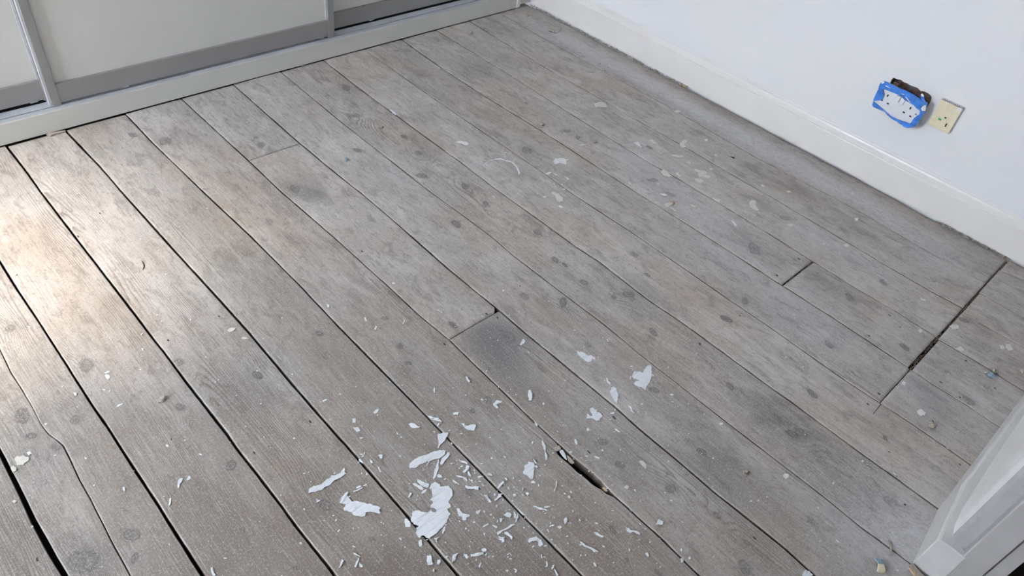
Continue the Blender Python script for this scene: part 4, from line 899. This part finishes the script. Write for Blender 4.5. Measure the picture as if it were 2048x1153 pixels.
for i, (fr, pts, lab) in enumerate(FLAKES):
    px = refine(conv(pts, *fr), 2 if lab else 1, 0.14, i)
    w = np.array([fl(*p) for p in px])
    c = w.mean(0); size = np.ptp(w[:, :2], axis=0).max()
    amp = min(0.0030, 0.09 * size) if size < .035 else .0016
    nz = rot_noise(i)
    holes = []
    if lab and 'fish' in lab:
        for a, b, r_ in ((506,530,9), (562,562,7)):
            holes.append([tuple(fl(F7[0] + (a + r_ * math.cos(t * .785)) / F7[2], F7[1] + (b + r_ * math.sin(t * .785)) / F7[2])[:2]) for t in range(8)][::-1])
    zf = lambda k, p: 0.0007 + amp * (0.5 + 0.5 * math.sin(k * 0.55 + nz[0] * 6)) * nz[k % 64] * 0.8
    o_ = prism('paint_flake', [(p[0], p[1]) for p in w], holes, lambda a, b, h: (a, b, h), .0007, M['flake'], None, zf=zf)
    if lab is None:
        ext = np.ptp(w[:, :2] @ np.linalg.svd(w[:, :2] - w[:, :2].mean(0))[2].T, axis=0)
        thin = ext[0] > 2.6 * ext[1]
        u_, v_ = np.mean(px, 0)
        zone = ('on the boards near the wardrobe side' if v_ < 720 else 'on the left hand boards' if u_ < 600 else 'around the fish-shaped flake' if u_ < 790 else 'around the boot-shaped flake' if u_ < 960 else 'left of the dark hole near the bottom' if u_ < 1110 else 'around the heart-shaped flake' if v_ < 870 else 'below and right of the dark hole')
        kind = 'narrow white paint sliver' if thin else 'small white paint chip'
        SMALL.setdefault((kind, zone), []).append((u_, o_))
    else:
        tag(o_, lab, 'paint flake', 'larger paint flakes on the floor')
for (kind, zone), lst in SMALL.items():
    lst.sort(key=lambda a: a[0])
    for i, (u_, o_) in enumerate(lst):
        lab = '%s %s' % (kind, zone) if len(lst) == 1 else '%s %s from the left, %s' % (ORD[i], kind, zone)
        tag(o_, lab, 'paint flake', '%ss %s' % (kind, zone))
# crumbs of the same paint, too small to count
r = random.Random(21); V = []; F = []
for cx, cy, sx, sy, n in ((930,1010,110,80,110), (1100,990,100,110,80), (700,980,100,90,30), (1250,760,130,100,30), (1000,820,140,80,30), (1250,1060,90,70,25), (250,860,200,150,25), (1400,900,200,150,18), (850,700,200,130,18)):
    for _ in range(n):
        u, v = r.gauss(cx, sx), r.gauss(cy, sy)
        p = fl(u, v)
        if p[1] < -.1 or p[0] > 2.3 or (p[0] > 1.1 and p[1] < -.1): continue
        s = r.uniform(.0006, .0018); an = r.uniform(0, 6.28); el = r.uniform(1, 2.6); k = len(V); m = r.randint(4, 6)
        ring_ = [(s * el * math.cos(t * 6.283 / m) * r.uniform(.6, 1.2), s * math.sin(t * 6.283 / m) * r.uniform(.6, 1.2)) for t in range(m)]
        for h in (.0016, .0006):
            for a, b in ring_: V.append((p[0] + a * math.cos(an) - b * math.sin(an), p[1] + a * math.sin(an) + b * math.cos(an), h))
        F.append(tuple(range(k, k + m)))
        for t in range(m): F.append((k + t, k + m + t, k + m + (t + 1) % m, k + (t + 1) % m))
V = np.array(V); c = V.mean(0); c[2] = 0
me = mesh('paint_crumbs', V - c, F); fix_normals(me)
tag(link('paint_crumbs', me, M['flake'], None, Vector(c)), 'scatter of tiny white paint crumbs over the boards', 'paint crumbs', kind='stuff')

# ------------------------------------------------------------------ odd debris
def lump(name, u, v, sx, sy, sz, mat, seed, label, cat='debris', rz=0.0):
    bm = bmesh.new(); bmesh.ops.create_icosphere(bm, subdivisions=2, radius=1.0)
    r = random.Random(seed)
    for vv in bm.verts:
        k = 1 + r.uniform(-.32, .28); vv.co = Vector((vv.co.x * sx * k, vv.co.y * sy * k, (vv.co.z * .9 + .75) * sz * k if vv.co.z > -.6 else 0))
    me = bpy.data.meshes.new(name); bm.to_mesh(me); bm.free()
    p = fl(u, v); o_ = link(name, me, mat, None, (p[0], p[1], 0.0002)); o_.rotation_euler.z = rz
    return tag(o_, label, cat)
lump('plaster_lump', 941, 68, .010, .008, .006, M['crumb'], 1, 'grey plaster lump on the boards near the wardrobe corner')
lump('filler_crumb', 873, 83, .005, .004, .004, M['bluecrumb'], 2, 'tiny pale blue crumb near the wardrobe plinth')
lump('plaster_lump', 1085, 251, .007, .006, .006, M['crumb'], 3, 'grey plaster lump right beside a gap in mid floor')
lump('plaster_lump', 1190, 285, .008, .005, .004, M['crumb'], 4, 'brownish plaster lump near the cream paint patches')
lump('plaster_lump', 763, 256, .006, .004, .004, M['crumb'], 5, 'small pale crumb on the boards under the wardrobe doors')
lump('filler_crumb', 692, 322, .007, .004, .005, M['bluecrumb'], 6, 'small bluish plug lying on a board in mid floor', rz=.8)
lump('wood_chip', 1361, 171, .009, .005, .004, M['chip'], 7, 'left of two tan wood chips at the foot of the skirting', 'wood chip', .3)
lump('wood_chip', 1369, 175, .004, .009, .005, M['chip'], 8, 'right of two tan wood chips at the foot of the skirting', 'wood chip', .2)
lump('wood_chip', 1055, 32, .007, .006, .005, M['chip'], 9, 'tan crumb in the corner near the wardrobe end', 'wood chip')
lump('plaster_lump', 1345, 408, .006, .006, .005, M['chip'], 10, 'raised yellowish lump on a cream paint patch')
lump('wood_chip', 325, 801, .011, .006, .004, M['crumb'], 11, 'flat brown chip on the left boards', 'wood chip', .5)
lump('plaster_lump', 1862, 853, .010, .009, .006, M['crumb'], 12, 'grey crumbly lump on the short boards by the door frame')
lump('filler_crumb', 1979, 752, .008, .010, .005, M['bluecrumb'], 13, 'pale blue and grey crumb on the short boards at the right edge')
lump('plaster_lump', 1988, 745, .008, .006, .005, M['crumb'], 14, 'grey crumb touching the pale blue crumb at the right edge')
lump('plaster_lump', 1969, 746, .006, .007, .004, M['crumb'], 15, 'smaller grey crumb left of the pale blue crumb at the right edge')
lump('plaster_lump', 2044, 746, .008, .006, .005, M['crumb'], 19, 'grey crumb cut by the right edge of the picture')
lump('plaster_lump', 1490, 948, .008, .006, .005, M['crumb'], 16, 'round tan plug beside a knot on the right hand boards')
lump('dust_clump', 1103, 62, .012, .016, .004, M['crumb'], 17, 'clump of brown dust and fibres near the corner skirting')
lump('plaster_lump', 606, 132, .010, .006, .004, M['crumb'], 18, 'crumbs against the wardrobe plinth under the middle door')
# wisp of fibre by the dust clump
def tube(name, pts, rad, mat, label, cat):
    c = np.mean(pts, 0); c[2] = 0; V = []; F = []
    for i, p in enumerate(pts):
        d = np.array(pts[min(i + 1, len(pts) - 1)]) - np.array(pts[max(i - 1, 0)]); d = d / np.linalg.norm(d)
        a = np.cross(d, (0, 0, 1.0)); a = a / np.linalg.norm(a); b = np.cross(d, a)
        for k in range(6): V.append(np.array(p) - c + rad * (a * math.cos(k * 1.0472) + b * math.sin(k * 1.0472)))
    for i in range(len(pts) - 1):
        for k in range(6): F.append((6 * i + k, 6 * i + (k + 1) % 6, 6 * i + 6 + (k + 1) % 6, 6 * i + 6 + k))
    F += [tuple(range(6)), tuple(range(6 * len(pts) - 6, 6 * len(pts)))]
    me = mesh(name, V, F); fix_normals(me); o_ = link(name, me, mat, None, Vector(c))
    return tag(o_, label, cat)
tube('fibre', [fl(1108,67,.001), fl(1116,65,.002), fl(1122,60,.004), fl(1124,55,.003)], .0007, M['rubble'], 'thin curled brown fibre beside the dust clump', 'fibre')
# curled scrap of blue and cream filler near the door frame
cs = empty('filler_scrap', fl(1757, 1133)); tag(cs, 'curled scrap of blue and cream filler near the door frame', 'filler scrap')
def shell(name, a0, a1, w, mat):
    V = []; F = []; n = 8
    for i in range(n + 1):
        a = math.radians(a0 + (a1 - a0) * i / n)
        for rr in (.0115, .0088):
            for yy in (-w, w): V.append((rr * 1.25 * math.cos(a), yy * (1 + .15 * math.sin(3 * a)), max(.0003, rr * math.sin(a) * .95)))
    for i in range(n):
        k = 4 * i
        for p, q in ((0, 1), (1, 3), (3, 2), (2, 0)): F.append((k + p, k + q, k + 4 + q, k + 4 + p))
    F += [(0, 1, 3, 2), (4 * n, 4 * n + 2, 4 * n + 3, 4 * n + 1)]
    me = mesh(name, V, F); fix_normals(me); o_ = link(name, me, mat, cs); o_.rotation_euler.z = 0.75; return o_
shell('cream_rind', 95, 178, .0065, M['cream']); shell('blue_rind', 25, 94, .0065, M['bluecrumb'])
bm = bmesh.new(); bmesh.ops.create_icosphere(bm, subdivisions=2, radius=1)
for vv in bm.verts:
    k = random.uniform(.7, 1.15); vv.co = Vector((vv.co.x * .0105 * k, vv.co.y * .0045 * k, max(0, (vv.co.z + .6) * .005 * k)))
me = bpy.data.meshes.new('dirt'); bm.to_mesh(me); bm.free(); d_ = link('dirt', me, M['rubble'], cs); d_.rotation_euler.z = .75
# splinters
def splinter(name, px, z, t, mat, label):
    w = [fl(*p, z) for p in px]
    return tag(prism(name, [(p[0], p[1]) for p in w], [], lambda a, b, h: (a, b, z + h), t, mat, None), label, 'splinter')
q8 = (1680, 1040, 10.205)
splinter('splinter', conv([(975,415),(1015,415),(1030,500),(1050,590),(1085,740),(1060,750),(1030,640),(995,520)], *q8), .0014, .0012, M['greysplinter'], 'grey splinter lying across a gap near the door frame')
splinter('splinter', conv([(1385,965),(1450,900),(1490,920),(1560,1010),(1640,1100),(1720,1175),(1560,1175),(1480,1080)], *q8), .0016, .0030, M['greysplinter'], 'split grey wood strip at the foot of the skirting block')
splinter('splinter', conv([(1380,985),(1400,970),(1480,1065),(1570,1175),(1520,1175)], *q8), .0018, .0040, M['chip'], 'tan edge splinter beside the split grey strip')
q3 = (1080, 860, 7.685)
splinter('splinter', conv([(300,345),(320,318),(350,325),(378,370),(395,420),(410,470),(385,455),(345,410)], *q3), -.004, .0025, M['flake'], 'white painted splinter sunk in the top of the dark hole')
splinter('splinter', conv([(400,400),(440,420),(480,460),(525,520),(495,535),(450,510),(425,470)], *q3), -.006, .0030, M['greysplinter'], 'grey wood fragment wedged in the dark hole')
splinter('splinter', conv([(215,300),(235,262),(285,250),(318,290),(310,322),(280,330),(250,340),(225,330)], *q3), -.002, .0022, M['crumb'], 'broken brown wood crumbs at the upper end of the dark hole')
splinter('splinter', conv([(950,905),(985,895),(1010,925),(1035,960),(1010,962),(975,935)], *q3), -.005, .0040, M['chip'], 'small tan splinter at the lower end of the dark hole')
splinter('splinter', conv([(535,985),(560,972),(640,955),(755,935),(760,945),(640,975),(585,1000)], 0, 100, 1384/240), .0005, .0030, M['greysplinter'], 'brown wood strip under the left end of the wardrobe plinth')
